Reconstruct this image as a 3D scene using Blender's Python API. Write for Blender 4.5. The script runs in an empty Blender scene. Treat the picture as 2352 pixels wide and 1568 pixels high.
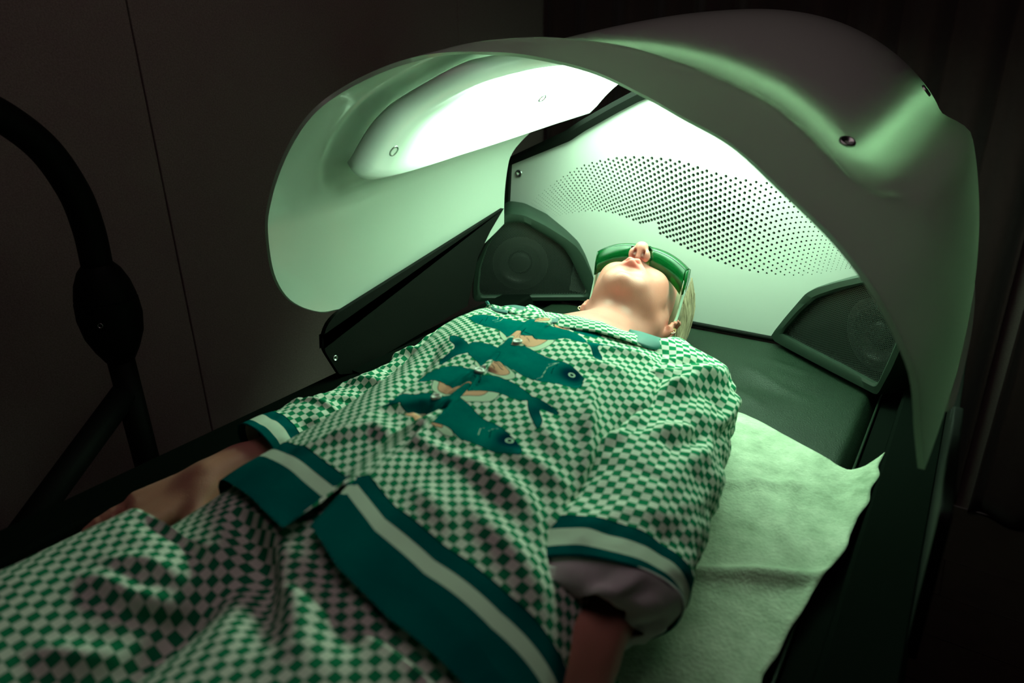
import bpy, bmesh, math, random
import numpy as np
from mathutils import Vector, Matrix
from mathutils.geometry import delaunay_2d_cdt
random.seed(4); rng = np.random.RandomState(7)

# ------------------------------------------------------------------ camera
# working units: camera at the origin, bed axis = +Y, up = +Z; one unit = S metres
S = 0.82; ZF = -1.56                    # floor level in working units
def _setup():
    d = np.array([60., 3944., 1585.]); d /= np.linalg.norm(d)
    Y = np.array([1141., -654., 1585.]); Z = -d
    Y -= Y.dot(Z)*Z; Y /= np.linalg.norm(Y)
    return np.array([np.cross(Y, Z), Y, Z])
R = _setup(); CX, CY, FPX = 1176., 784., 1585.
def ray(u, v): return R @ np.array([u-CX, v-CY, FPX])
def onx(u, v, x): r = ray(u, v); return r*(x/r[0])
def ony(u, v, y): r = ray(u, v); return r*(y/r[1])
def onz(u, v, z): r = ray(u, v); return r*(z/r[2])
def W(a):
    a = np.array(a, float); a = a.reshape(-1, 3)*S; a[:, 2] -= ZF*S
    return a
cam = bpy.data.objects.new('camera', bpy.data.cameras.new('camera'))
bpy.context.scene.collection.objects.link(cam)
cr, cu, cb = R[:, 0], -R[:, 1], -R[:, 2]
M = Matrix(((cr[0], cu[0], cb[0], 0), (cr[1], cu[1], cb[1], 0), (cr[2], cu[2], cb[2], -ZF*S), (0, 0, 0, 1)))
cam.matrix_world = M
cam.data.sensor_width = 36; cam.data.lens = FPX/2352*36; cam.data.clip_start = .02
cam.data.dof.use_dof = True; cam.data.dof.focus_distance = 1.42*S; cam.data.dof.aperture_fstop = 4.0
sc = bpy.context.scene; sc.camera = cam
sc.view_settings.view_transform = 'Standard'; sc.view_settings.look = 'None'
sc.view_settings.gamma = 1; sc.view_settings.use_curve_mapping = False
sc.view_settings.exposure = 0.0
# ------------------------------------------------------------------ light
wd = bpy.data.worlds.new('world'); sc.world = wd; wd.use_nodes = True
wd.node_tree.nodes['Background'].inputs[0].default_value = (.9, .75, .7, 1)
wd.node_tree.nodes['Background'].inputs[1].default_value = .01
LED = 18.0; RIM = 3.5
def area(name, loc, target, sx, sy, power, col):
    l = bpy.data.lights.new(name, 'AREA'); l.shape = 'RECTANGLE'; l.size = sx; l.size_y = sy
    l.energy = power; l.color = col
    o = bpy.data.objects.new(name, l); sc.collection.objects.link(o)
    p = Vector(W(loc)[0]); o.location = p
    o.rotation_euler = (Vector(W(target)[0])-p).to_track_quat('-Z', 'Y').to_euler()
    return o
area('ambient_fill', (-.3, .6, 1.35), (-.3, 1.1, -1), 1.0, 1.0, 2.0, (1, .70, .76))  # added warm fill for the dim ambient light, no known lamp here

# ------------------------------------------------------------------ materials
def newmat(n):
    m = bpy.data.materials.new(n); m.use_nodes = True
    return m, m.node_tree.nodes, m.node_tree.links, m.node_tree.nodes['Principled BSDF']
def mat(n, col, rough=.5, metal=0., nscale=60, namt=.12, bump=.05, coat=0, spec=.5, bscale=None, sheen=0):
    m, N, L, P = newmat(n)
    P.inputs['Roughness'].default_value = rough; P.inputs['Metallic'].default_value = metal
    P.inputs['Coat Weight'].default_value = coat; P.inputs['Specular IOR Level'].default_value = spec
    P.inputs['Sheen Weight'].default_value = sheen
    tc = N.new('ShaderNodeTexCoord'); nz = N.new('ShaderNodeTexNoise'); nz.inputs['Scale'].default_value = nscale
    nz.inputs['Detail'].default_value = 5
    L.new(tc.outputs['Object'], nz.inputs['Vector'])
    mx = N.new('ShaderNodeMix'); mx.data_type = 'RGBA'
    mx.inputs[6].default_value = (*[c*(1-namt) for c in col], 1); mx.inputs[7].default_value = (*[min(1, c*(1+namt)) for c in col], 1)
    L.new(nz.outputs[0], mx.inputs[0]); L.new(mx.outputs[2], P.inputs['Base Color'])
    if bump:
        b = N.new('ShaderNodeBump'); b.inputs['Strength'].default_value = bump; b.inputs['Distance'].default_value = .002
        n2 = N.new('ShaderNodeTexNoise'); n2.inputs['Scale'].default_value = bscale or nscale*3; n2.inputs['Detail'].default_value = 4
        L.new(tc.outputs['Object'], n2.inputs['Vector']); L.new(n2.outputs[0], b.inputs['Height']); L.new(b.outputs[0], P.inputs['Normal'])
    return m
M_black = mat('black_powder_coat', (.003, .004, .003), .6, spec=.08, nscale=200, bump=.1, bscale=900)
M_rail = mat('dark_bed_plastic', (.003, .0045, .0035), .85, spec=.0, nscale=100, bump=.06, bscale=700)
M_frame = mat('dark_green_grey_frame', (.013, .026, .017), .5, spec=.35, nscale=100, bump=.05, bscale=800)
M_vinyl = mat('dark_green_vinyl', (.008, .018, .010), .5, spec=.18, nscale=14, namt=.25, bump=.5, bscale=420)
M_wall = mat('charcoal_felt_wall', (.28, .225, .205), .95, nscale=320, namt=.4, bump=.5, bscale=500, spec=.1)
M_curt = mat('brown_black_curtain_cloth', (.055, .032, .032), .9, nscale=60, namt=.15, bump=.3, bscale=900, sheen=.2, spec=.1)
M_floor = mat('dark_wood_plank', (.06, .038, .032), .55, nscale=20, namt=.3, bump=.15)
M_ceil = mat('dark_ceiling_paint', (.08, .07, .07), .9)
M_steel = mat('brushed_steel', (.5, .55, .52), .3, metal=1, nscale=400, bump=.02)
M_panel = mat('white_lacquered_panel', (.47, .49, .46), .38, nscale=5, namt=.02, bump=0, coat=.2)
M_dark = mat('speaker_cone_black', (.022, .024, .023), .4, nscale=80)
M_gold = mat('gold', (.75, .55, .30), .2, metal=1, bump=0)
M_button = mat('shell_button', (.62, .66, .56), .3, bump=0, coat=.3)
M_lining = mat('white_sleeve_lining', (.76, .80, .76), .8, nscale=40, bump=.2)

def mat_shell():
    m, N, L, P = newmat('translucent_white_shell')
    P.inputs['Base Color'].default_value = (.49, .56, .49, 1); P.inputs['Roughness'].default_value = .18
    P.inputs['Coat Weight'].default_value = .3
    tr = N.new('ShaderNodeBsdfTranslucent'); tr.inputs[0].default_value = (.52, .60, .50, 1)
    nz = N.new('ShaderNodeTexNoise'); nz.inputs['Scale'].default_value = 3
    mr = N.new('ShaderNodeMapRange'); mr.inputs[3].default_value = .29; mr.inputs[4].default_value = .33
    ms = N.new('ShaderNodeMixShader'); L.new(nz.outputs[0], mr.inputs[0]); L.new(mr.outputs[0], ms.inputs[0])
    L.new(P.outputs[0], ms.inputs[1]); L.new(tr.outputs[0], ms.inputs[2])
    L.new(ms.outputs[0], N['Material Output'].inputs[0]); return m
M_shell = mat_shell()
M_module = mat('white_led_module_plastic', (.6, .62, .59), .22, nscale=8, namt=.02, bump=0, coat=.3)
def mat_led():
    m, N, L, P = newmat('led_diffuser_glow')
    e = N.new('ShaderNodeEmission'); e.inputs[0].default_value = (.60, 1.0, .68, 1)
    at = N.new('ShaderNodeAttribute'); at.attribute_name = 'glow'
    nz = N.new('ShaderNodeTexNoise'); nz.inputs['Scale'].default_value = 6
    mr = N.new('ShaderNodeMapRange'); mr.inputs[3].default_value = .95; mr.inputs[4].default_value = 1.05
    mu = N.new('ShaderNodeMath'); mu.operation = 'MULTIPLY'; mu2 = N.new('ShaderNodeMath'); mu2.operation = 'MULTIPLY'; mu2.inputs[1].default_value = LED
    L.new(nz.outputs[0], mr.inputs[0]); L.new(mr.outputs[0], mu.inputs[0]); L.new(at.outputs['Fac'], mu.inputs[1])
    L.new(mu.outputs[0], mu2.inputs[0]); L.new(mu2.outputs[0], e.inputs[1])
    ad = N.new('ShaderNodeAddShader'); P.inputs['Base Color'].default_value = (.62, .65, .6, 1); P.inputs['Roughness'].default_value = .25
    L.new(e.outputs[0], ad.inputs[0]); L.new(P.outputs[0], ad.inputs[1])
    L.new(ad.outputs[0], N['Material Output'].inputs[0]); return m
M_led = mat_led()
def mat_paper():
    m, N, L, P = newmat('nonwoven_paper_sheet')
    tc = N.new('ShaderNodeTexCoord')
    n1 = N.new('ShaderNodeTexNoise'); n1.inputs['Scale'].default_value = 26; n1.inputs['Detail'].default_value = 12; n1.inputs['Roughness'].default_value = .78
    n3 = N.new('ShaderNodeTexNoise'); n3.inputs['Scale'].default_value = 6; n3.inputs['Detail'].default_value = 8; n3.inputs['Roughness'].default_value = .7
    ad = N.new('ShaderNodeMath'); ad.operation = 'ADD'
    L.new(tc.outputs['Object'], n1.inputs['Vector']); L.new(tc.outputs['Object'], n3.inputs['Vector'])
    L.new(n1.outputs[0], ad.inputs[0]); L.new(n3.outputs[0], ad.inputs[1])
    cr_ = N.new('ShaderNodeMapRange'); cr_.inputs[1].default_value = .75; cr_.inputs[2].default_value = 1.25
    L.new(ad.outputs[0], cr_.inputs[0])
    mx = N.new('ShaderNodeMix'); mx.data_type = 'RGBA'; mx.inputs[6].default_value = (.20, .26, .18, 1); mx.inputs[7].default_value = (.50, .56, .44, 1)
    L.new(cr_.outputs[0], mx.inputs[0]); L.new(mx.outputs[2], P.inputs['Base Color'])
    P.inputs['Roughness'].default_value = .85; P.inputs['Specular IOR Level'].default_value = .15
    b = N.new('ShaderNodeBump'); b.inputs['Strength'].default_value = .5; b.inputs['Distance'].default_value = .003
    n2 = N.new('ShaderNodeTexNoise'); n2.inputs['Scale'].default_value = 260; n2.inputs['Detail'].default_value = 3
    L.new(tc.outputs['Object'], n2.inputs['Vector']); L.new(n2.outputs[0], b.inputs['Height']); L.new(b.outputs[0], P.inputs['Normal'])
    return m
M_paper = mat_paper()
def mat_grille():
    m, N, L, P = newmat('perforated_black_grille')
    P.inputs['Base Color'].default_value = (.028, .034, .030, 1); P.inputs['Roughness'].default_value = .4; P.inputs['Metallic'].default_value = .3
    uv = N.new('ShaderNodeUVMap'); uv.uv_map = 'uv'
    sx = N.new('ShaderNodeSeparateXYZ'); L.new(uv.outputs[0], sx.inputs[0])
    def math_(op, a, b=None):
        n = N.new('ShaderNodeMath'); n.operation = op
        for i, x in enumerate((a, b)):
            if x is None: continue
            if isinstance(x, (int, float)): n.inputs[i].default_value = x
            else: L.new(x, n.inputs[i])
        return n.outputs[0]
    p = 2*math.pi/.0036
    def wave(ax, ay): return math_('COSINE', math_('MULTIPLY', math_('ADD', math_('MULTIPLY', sx.outputs[0], ax), math_('MULTIPLY', sx.outputs[1], ay)), p))
    s = math_('ADD', math_('ADD', wave(1, 0), wave(.5, .866)), wave(-.5, .866))
    hole = math_('GREATER_THAN', s, .55)
    tb = N.new('ShaderNodeBsdfTransparent'); ms = N.new('ShaderNodeMixShader')
    L.new(hole, ms.inputs[0]); L.new(P.outputs[0], ms.inputs[1]); L.new(tb.outputs[0], ms.inputs[2])
    L.new(ms.outputs[0], N['Material Output'].inputs[0]); return m
M_grille = mat_grille()

# ------------------------------------------------------------------ mesh helpers
COL = sc.collection
def build(name, verts, faces, m, parent=None, smooth=True, uv=None, attrs=None, raw=False, sharp=None):
    v = np.array(verts, float).reshape(-1, 3)
    if not raw: v = W(v)
    off = np.array(parent['_o']) if parent is not None else np.zeros(3)
    base = None
    if parent is None:
        base = np.array([v[:, 0].mean(), v[:, 1].mean(), v[:, 2].min()]); off = base
    v = v-off
    me = bpy.data.meshes.new(name); me.from_pydata(v.tolist(), [], [tuple(int(i) for i in f) for f in faces])
    if smooth: me.shade_smooth()
    if uv is not None:
        ul = me.uv_layers.new(name='uv'); li = np.zeros(len(me.loops), int); me.loops.foreach_get('vertex_index', li)
        ul.data.foreach_set('uv', np.array(uv, float)[li][:, :2].ravel())
    for k, a in (attrs or {}).items():
        at = me.attributes.new(k, 'FLOAT', 'POINT'); at.data.foreach_set('value', np.array(a, float).ravel())
    if m: me.materials.append(m)
    me.update()
    o = bpy.data.objects.new(name, me); COL.objects.link(o)
    if parent is None: o.location = Vector(off); o['_o'] = list(off)
    else: o.parent = parent; o['_o'] = list(off)
    if smooth and sharp is not None:
        md = o.modifiers.new('edge', 'EDGE_SPLIT'); md.split_angle = math.radians(sharp)
    return o
def empty(name, loc, label, cat, group=None):
    o = bpy.data.objects.new(name, None); COL.objects.link(o); p = W(loc)[0]
    o.location = Vector(p); o['_o'] = list(p); o.empty_display_size = .05
    tag(o, label, cat, group); return o
def tag(o, label, cat, group=None):
    o['label'] = label; o['category'] = cat
    if group: o['group'] = group
    return o
def gridfaces(nu, nv, closed_u=False, off=0):
    F = []
    for j in range(nv-1):
        for i in range(nu if closed_u else nu-1):
            a = off+j*nu+i; b = off+j*nu+(i+1) % nu
            F.append((a, b, b+nu, a+nu))
    return F
def shell(pts, thick, nrm=None):
    """grid pts (nv,nu,3) -> closed slab; thickness goes along -normal"""
    nv, nu, _ = pts.shape
    if nrm is None: nrm = gnormals(pts)
    low = pts-nrm*thick
    V = np.concatenate([pts.reshape(-1, 3), low.reshape(-1, 3)]); n = nu*nv
    F = gridfaces(nu, nv); F += [tuple(n+i for i in f[::-1]) for f in F]
    for i in range(nu-1):
        F.append((i+1, i, n+i, n+i+1)); a = (nv-1)*nu+i; F.append((a, a+1, n+a+1, n+a))
    for j in range(nv-1):
        a = j*nu; F.append((a, a+nu, n+a+nu, n+a)); b = j*nu+nu-1; F.append((b+nu, b, n+b, n+b+nu))
    return V, F
def gnormals(p):
    du = np.gradient(p, axis=1); dv = np.gradient(p, axis=0)
    n = np.cross(du, dv); n /= np.maximum(np.linalg.norm(n, axis=2, keepdims=True), 1e-9)
    return n
def sstep(a, b, x):
    t = np.clip((x-a)/(b-a), 0, 1); return t*t*(3-2*t)
def catmull(P, n):
    P = np.array(P, float); k = len(P)
    d = np.concatenate([[0], np.cumsum(np.linalg.norm(np.diff(P, axis=0), axis=1)+1e-9)]); d /= d[-1]
    t = np.linspace(0, 1, n); m = np.zeros_like(P)
    m[1:-1] = (P[2:]-P[:-2])/(d[2:]-d[:-2])[:, None]; m[0] = (P[1]-P[0])/(d[1]-d[0]); m[-1] = (P[-1]-P[-2])/(d[-1]-d[-2])
    i = np.clip(np.searchsorted(d, t, side='right')-1, 0, k-2); h = (d[i+1]-d[i])[:, None]; s = ((t-d[i])[:, None])/h
    return (2*s**3-3*s**2+1)*P[i]+(s**3-2*s**2+s)*h*m[i]+(-2*s**3+3*s**2)*P[i+1]+(s**3-s**2)*h*m[i+1]
def tube(path, rad, seg=20, cap=True, scale2=1.0):
    path = np.array(path, float); n = len(path); rad = np.broadcast_to(np.array(rad, float), (n,))
    T = np.gradient(path, axis=0); T /= np.linalg.norm(T, axis=1, keepdims=True)
    up = np.array([0, 0, 1.]) if abs(T[0][2]) < .9 else np.array([1., 0, 0])
    V = []; N_ = np.cross(T[0], up); N_ /= np.linalg.norm(N_)
    for i in range(n):
        N_ = N_-T[i]*N_.dot(T[i]); N_ /= np.linalg.norm(N_); B = np.cross(T[i], N_)
        for k in range(seg):
            a = 2*math.pi*k/seg; V.append(path[i]+rad[i]*(math.cos(a)*N_+scale2*math.sin(a)*B))
    F = [f[::-1] for f in gridfaces(seg, n, True)]
    if cap: F.append(tuple(range(seg))); F.append(tuple((n-1)*seg+i for i in range(seg))[::-1])
    return V, [f[::-1] for f in F]
def join(*parts):
    V = []; F = []
    for v, f in parts:
        k = len(V); V += [tuple(x) for x in v]; F += [tuple(i+k for i in q) for q in f]
    return V, F
def box(c, s, bev=.0):
    bm = bmesh.new(); bmesh.ops.create_cube(bm, size=1); bmesh.ops.scale(bm, vec=s, verts=bm.verts)
    if bev: bmesh.ops.bevel(bm, geom=list(bm.edges), offset=bev, segments=3, affect='EDGES', profile=.5)
    bmesh.ops.translate(bm, vec=c, verts=bm.verts); bm.verts.index_update()
    V = [tuple(v.co) for v in bm.verts]; F = [tuple(v.index for v in f.verts) for f in bm.faces]; bm.free(); return V, F
def extrude(poly, d, bev=0):
    """planar polygon (n,3), extruded by vector d, side edges rounded"""
    bm = bmesh.new(); vs = [bm.verts.new(p) for p in poly]; f = bm.faces.new(vs)
    r = bmesh.ops.extrude_face_region(bm, geom=[f]); bmesh.ops.translate(bm, vec=d, verts=[g for g in r['geom'] if isinstance(g, bmesh.types.BMVert)])
    bmesh.ops.recalc_face_normals(bm, faces=bm.faces)
    if bev:
        e = [e for e in bm.edges if len(e.link_faces) == 2 and e.calc_face_angle(0) > .9 and (len(e.link_faces[0].verts) > 4 or len(e.link_faces[1].verts) > 4)]
        bmesh.ops.bevel(bm, geom=e, offset=bev, segments=2, affect='EDGES', profile=.6, clamp_overlap=True)
    bm.verts.index_update()
    V = [tuple(v.co) for v in bm.verts]; F = [tuple(v.index for v in f.verts) for f in bm.faces]; bm.free(); return V, F
def screw(c, n, r, h=.004):
    """flat socket-head bolt: dished rim with a hex recess"""
    n = np.array(n, float); n /= np.linalg.norm(n); a = np.cross(n, [0, 0, 1.] if abs(n[2]) < .9 else [1., 0, 0]); a /= np.linalg.norm(a); b = np.cross(n, a)
    prof = [(r, -h), (r, 0), (r*.9, h*.5), (r*.72, h*.5), (r*.66, h*.1), (r*.34, h*.05), (r*.32, -h*.9), (0.001, -h*.9)]
    V = []; k = 18
    for q, (rr, hh) in enumerate(prof):
        for i in range(k):
            t = 2*math.pi*i/k; V.append(np.array(c)+n*hh+rr*(math.cos(t)*a+math.sin(t)*b))
    return V, gridfaces(k, len(prof), True)

# value noise
_P = rng.rand(64, 64, 64)
def vnoise(p):
    p = np.array(p, float); i = np.floor(p).astype(int); f = p-i; f = f*f*(3-2*f); r = 0
    for a in (0, 1):
        for b in (0, 1):
            for c in (0, 1):
                w = (f[..., 0] if a else 1-f[..., 0])*(f[..., 1] if b else 1-f[..., 1])*(f[..., 2] if c else 1-f[..., 2])
                r = r+w*_P[(i[..., 0]+a) & 63, (i[..., 1]+b) & 63, (i[..., 2]+c) & 63]
    return r*2-1
def fbm(p, o=3):
    p = np.array(p, float); s = 0; a = 1
    for k in range(o): s = s+a*vnoise(p*(2**k)+k*7.3); a *= .5
    return s

# ------------------------------------------------------------------ room
def struct(o): o['kind'] = 'structure'; return o
XL, YB, XR, YN, ZC = -1.63, 2.68, 2.2, -1.6, 1.5
fl = struct(build('floor', *box(((XL+XR)/2, (YB+YN)/2, ZF-.03), (XR-XL+.1, YB-YN+.1, .04)), M_floor, smooth=False))
k = 0
for r_ in range(10):                                    # planks run across the room
    y0 = .55+r_*.2; x = -.25-(r_ % 3)*.35
    while x < 1.6:
        w = 1.1; build('plank', *box((x+w/2, y0+.1, ZF-.005), (w-.004, .196, .01), .0015), M_floor, fl, smooth=False); x += w
wl = struct(build('wall_left', *box((XL-.05, (YB+YN)/2, 0), (.06, YB-YN+.1, 3.2)), M_wall, smooth=False))
for y0, y1 in ((YN, -.25), (-.25, .931), (.931, 2.112), (2.112, YB)):
    build('wall_panel', *box((XL-.01, (y0+y1)/2, -.03), (.02, y1-y0-.004, 3.04), .002), M_wall, wl, smooth=False)
struct(build('wall_back', *box(((XL+XR)/2, YB+.14, 0), (XR-XL+.2, .06, 3.2)), M_wall, smooth=False))
struct(build('wall_right', *box((XR+.05, (YB+YN)/2, 0), (.06, YB-YN+.1, 3.2)), M_wall, smooth=False))
struct(build('wall_front', *box(((XL+XR)/2, YN-.05, 0), (XR-XL+.2, .06, 3.2)), M_wall, smooth=False))
struct(build('ceiling', *box(((XL+XR)/2, (YB+YN)/2, ZC+.05), (XR-XL+.2, YB-YN+.2, .06)), M_ceil, smooth=False))
def curtain(x0, x1, label, seed):
    nu = int((x1-x0)*150); nv = 40
    x = np.linspace(x0, x1, nu); z = np.linspace(ZC-.02, ZF+.01, nv); X, Z = np.meshgrid(x, z)
    fl_ = (Z-ZC)/(ZF-ZC)
    ph = X*38+1.6*vnoise(np.stack([X*3+seed, Z*.25, 0*X], -1))+seed
    amp = .03+.012*vnoise(np.stack([X*2+seed, Z*.4, 0*X+3], -1))
    Y = YB+.04+amp*(np.sin(ph)+.25*np.sin(2*ph+1))-.03*fl_
    p = np.stack([X+.012*np.cos(ph), Y, Z], -1)
    o = build('curtain', *shell(p, .004), M_curt); tag(o, label, 'curtain', 'floor-length curtains along the back wall'); return o
curtain(XL+.03, .16, 'dark floor-length pleated curtain hanging behind the head of the bed', 1.3)
curtain(.19, XR-.03, 'dark floor-length curtain at the right edge, hem resting on the plank floor', 5.1)

# ------------------------------------------------------------------ curved stand by the left wall
st = empty('tube_stand', (-1.3, .59, ZF), 'black curved tubular stand with egg-shaped joint beside the left wall', 'stand')
pa = [(-1.3, -.05, -.045), (-1.3, .1, .0), (-1.3, .25, .005), (-1.3, .38, -.008), (-1.3, .475, -.045), (-1.3, .545, -.11), (-1.3, .58, -.19), (-1.3, .59, -.26), (-1.3, .589, -.33)]
build('curved_pipe', *tube(catmull(pa, 70), .026), M_black, st)
eg = [(0, .026), (.012, .036), (.035, .046), (.063, .052), (.064, .0505), (.067, .0505), (.068, .053), (.1, .055), (.135, .050), (.165, .038), (.185, .027), (.19, .024)]
build('joint_housing', *tube([(-1.3, .590, -.325-a) for a, b in eg], [b for a, b in eg], 28), M_black, st, sharp=40)
build('screw', *screw((-1.262, .553, -.425), (.66, -.7, .1), .005), M_steel, st)
build('knob', *screw((-1.345, .560, -.44), (-.6, -.8, 0), .009, .012), M_black, st)
build('post', *tube([(-1.3, .590, -.50), (-1.3, .593, -.8), (-1.3, .6, ZF+.03)], .024), M_black, st)
build('brace', *tube([(-1.3, .585, -.58), (-1.3, .36, -.76), (-1.3, -.02, -1.06), (-1.3, -.3, ZF+.02)], .025), M_black, st)
build('foot', *box((-1.3, .25, ZF+.012), (.12, 1.2, .024), .006), M_black, st)

# ------------------------------------------------------------------ bed
XC = -.494
ZM = -.61
bed = empty('treatment_bed', (XC, .6, ZF), 'dark padded light-therapy bed with black rails under the lying woman', 'bed')
build('base', *box((XC, .45, (ZF-.68)/2-.01), (.62, 2.0, -.68-ZF-.03), .03), M_rail, bed, smooth=False)
build('deck', *box((XC, .42, -.70), (1.02, 2.36, .06), .01), M_rail, bed, smooth=False)
# mattress with a soft crown and dents
nx, ny = 110, 220
x = np.linspace(-.93, -.082, nx); y = np.linspace(-.72, 1.585, ny); X, Y = np.meshgrid(x, y)
ex = np.minimum(X+.93, -.082-X); ey = np.minimum(Y+.72, 1.585-Y)
Zm = ZM-.03*(1-sstep(0, .02, ex))-.03*(1-sstep(0, .02, ey))
Zm += .0012*fbm(np.stack([X*5, Y*5, 0*X], -1)); cr2 = .012*np.exp(-((X+.30)/.08)**2-((Y-1.33)/.05)**2); Zm -= cr2
for (a0, a1, b0, b1, h) in ((-.36, 1.42, -.18, 1.30, .004), (-.40, 1.34, -.24, 1.22, .004), (-.33, 1.47, -.2, 1.43, .003)):
    dx, dy = b0-a0, b1-a1; L_ = math.hypot(dx, dy); s = ((X-a0)*dx+(Y-a1)*dy)/L_**2; d = ((X-a0)*dy-(Y-a1)*dx)/L_
    Zm += h*np.exp(-(d/.011)**2)*np.exp(-((s-.5)/.4)**4)
build('mattress', *shell(np.stack([X, Y, Zm], -1), .05, np.broadcast_to(np.array([0, 0, 1.]), X.shape+(3,))), M_vinyl, bed)
build('seam', *tube([(-.079, -.7, ZM-.008), (-.079, 1.5, ZM-.010)], .002), M_vinyl, bed)
build('seam', *tube([(-.934, -.7, ZM-.008), (-.934, 1.5, ZM-.010)], .002), M_vinyl, bed)
def railprof(sgn):
    # trough next to the mattress, lip, flat top and outer skirt (x measured to the right)
    pr = [(-.076, -.66), (-.074, -.622), (-.045, -.615), (-.041, -.585), (-.036, -.580), (.030, -.580), (.036, -.586), (.038, -.70), (.0, -.70), (-.076, -.70)]
    if sgn < 0: pr = [(2*XC-x_, z_) for x_, z_ in pr]
    return pr
for sg in (1, -1):
    pr = railprof(sg)
    P3 = [(x_, -.75, z_) for x_, z_ in pr]
    build('side_rail', *extrude(P3, (0, 2.36, 0), .002), M_rail, bed, smooth=False)
build('foot_rail', *box((XC, -.76, -.64), (1.06, .05, .12), .012), M_rail, bed)
# side guards
def roundpoly(P, r, n=5):
    out = []; P = [np.array(p, float) for p in P]; k = len(P)
    for i in range(k):
        a, b, c = P[i-1], P[i], P[(i+1) % k]; rr = r[i] if hasattr(r, '__len__') else r
        if rr == 0: out.append(b); continue
        u = (a-b); u /= np.linalg.norm(u); w = (c-b); w /= np.linalg.norm(w)
        p0 = b+u*rr; p1 = b+w*rr
        for t in np.linspace(0, 1, n): out.append((1-t)**2*p0+2*t*(1-t)*b+t*t*p1)
    return out
XG = -.985
gl = [onx(u, v, XG) for u, v in ((812, 857), (780, 860), (742, 800), (740, 742), (1158, 478), (1127, 530), (1098, 590), (1074, 702))]
g1 = build('side_guard', *extrude(roundpoly(gl, [.006, .006, .02, .05, .003, .003, .003, .003], 8), (-.010, 0, 0), .001), M_black, bed, smooth=False)
build('ledge', *extrude([(XG, .90, -.600), (XG, .88, -.572), (XG+.012, .89, -.580), (XG+.03, .91, -.600)], (0, .38, 0), 0), M_rail, g1, smooth=False)
build('screw', *screw(tuple(onx(770, 822, XG)), (1, 0, 0), .006, .003), M_steel, g1)
gr = [(.032, .70, -.60), (.030, .690, -.41), (.030, 1.02, -.43), (.031, 1.06, -.49), (.032, 1.5, -.5), (.032, 1.5, -.60)]
build('side_guard', *extrude(roundpoly(gr, [.003, .02, .03, .03, .02, .003], 8), (.012, 0, 0), .003), M_black, bed, smooth=False)

# head panel with real perforations ------------------------------------
YH = 1.59
def H(u, v): p = ony(u, v, YH); return (p[0], p[2])
left = [H(1176, 378), H(1312, 322), H(1345, 300), H(1420, 258)]
topz = -.06
XM = -.55
half = [(-1.09, ZM-.004), (left[0][0], left[0][1])]+left[1:]+[(-.70, -.085), (XM-.09, topz-.002)]
mir = [(2*XM-a, b) for a, b in half[::-1]]
outl = half+[(XM, topz)]+mir
TOPL = [(1212, 470), (1260, 430), (1330, 385), (1400, 366), (1470, 362), (1560, 372), (1640, 398), (1720, 416), (1780, 425), (1850, 462), (1930, 528), (1990, 590)]
BOTL = [(1266, 500), (1300, 491), (1350, 484), (1400, 487), (1460, 507), (1520, 538), (1580, 570), (1640, 595), (1700, 615), (1760, 627), (1850, 631), (1975, 612)]
tp = catmull([H(*p)+(0,) for p in TOPL], 82)[:, :2]; bt = catmull([H(*p)+(0,) for p in BOTL], 82)[:, :2]
holes = []
for i in range(82):
    nj = 15
    f = i/81.; rad = (.0006+.0049*max(0, math.sin(math.pi*min(1, f/.98)**.9))**1.25)
    for j in range(nj):
        q = (j+(.5 if i % 2 else 0))/(nj-.5); c = tp[i]*(1-q)+bt[i]*q
        e = 1-.25*abs(q-.5)*2
        dl = min(np.linalg.norm(tp[i]-bt[i])/nj, .5*np.linalg.norm(tp[min(i+1, 81)]-tp[max(i-1, 0)])*1.25); holes.append((c[0], c[1], max(.0008, min(rad*e, .355*dl))))
pv = [Vector(p) for p in outl]; no = len(pv); ed = [(i, (i+1) % no) for i in range(no)]; k = no
NS = 8
for (hx, hz, hr) in holes:
    for a in range(NS): pv.append(Vector((hx+hr*math.cos(a*2*math.pi/NS+.2), hz+hr*math.sin(a*2*math.pi/NS+.2))))
    ed += [(k+a, k+(a+1) % NS) for a in range(NS)]; k += NS
v2, _, f2, ov, _, _ = delaunay_2d_cdt(pv, ed, [], 1, 1e-7)
src = [o_[0] if len(o_) else -1 for o_ in ov]
V2 = np.array([(a.x, a.y) for a in v2]); keep = []
for f in f2:
    s_ = [src[i] for i in f]
    if min(s_) >= no and len({(q-no)//NS for q in s_}) == 1: continue
    keep.append(tuple(f))
front = np.stack([V2[:, 0], np.full(len(V2), YH), V2[:, 1]], 1); back = front+[0, .012, 0]; n = len(front)
FF = list(keep)+[tuple(n+i for i in f[::-1]) for f in keep]
from collections import Counter
ec = Counter()
for f in keep:
    for i in range(3): ec[(f[i], f[(i+1) % 3])] += 1
for (a, b) in list(ec):
    if (b, a) not in ec: FF.append((b, a, n+a, n+b))
hp = build('head_panel', np.concatenate([front, back]), FF, M_panel, bed, smooth=False)
hp['label'] = 'white head panel with a wave of round holes'
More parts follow.
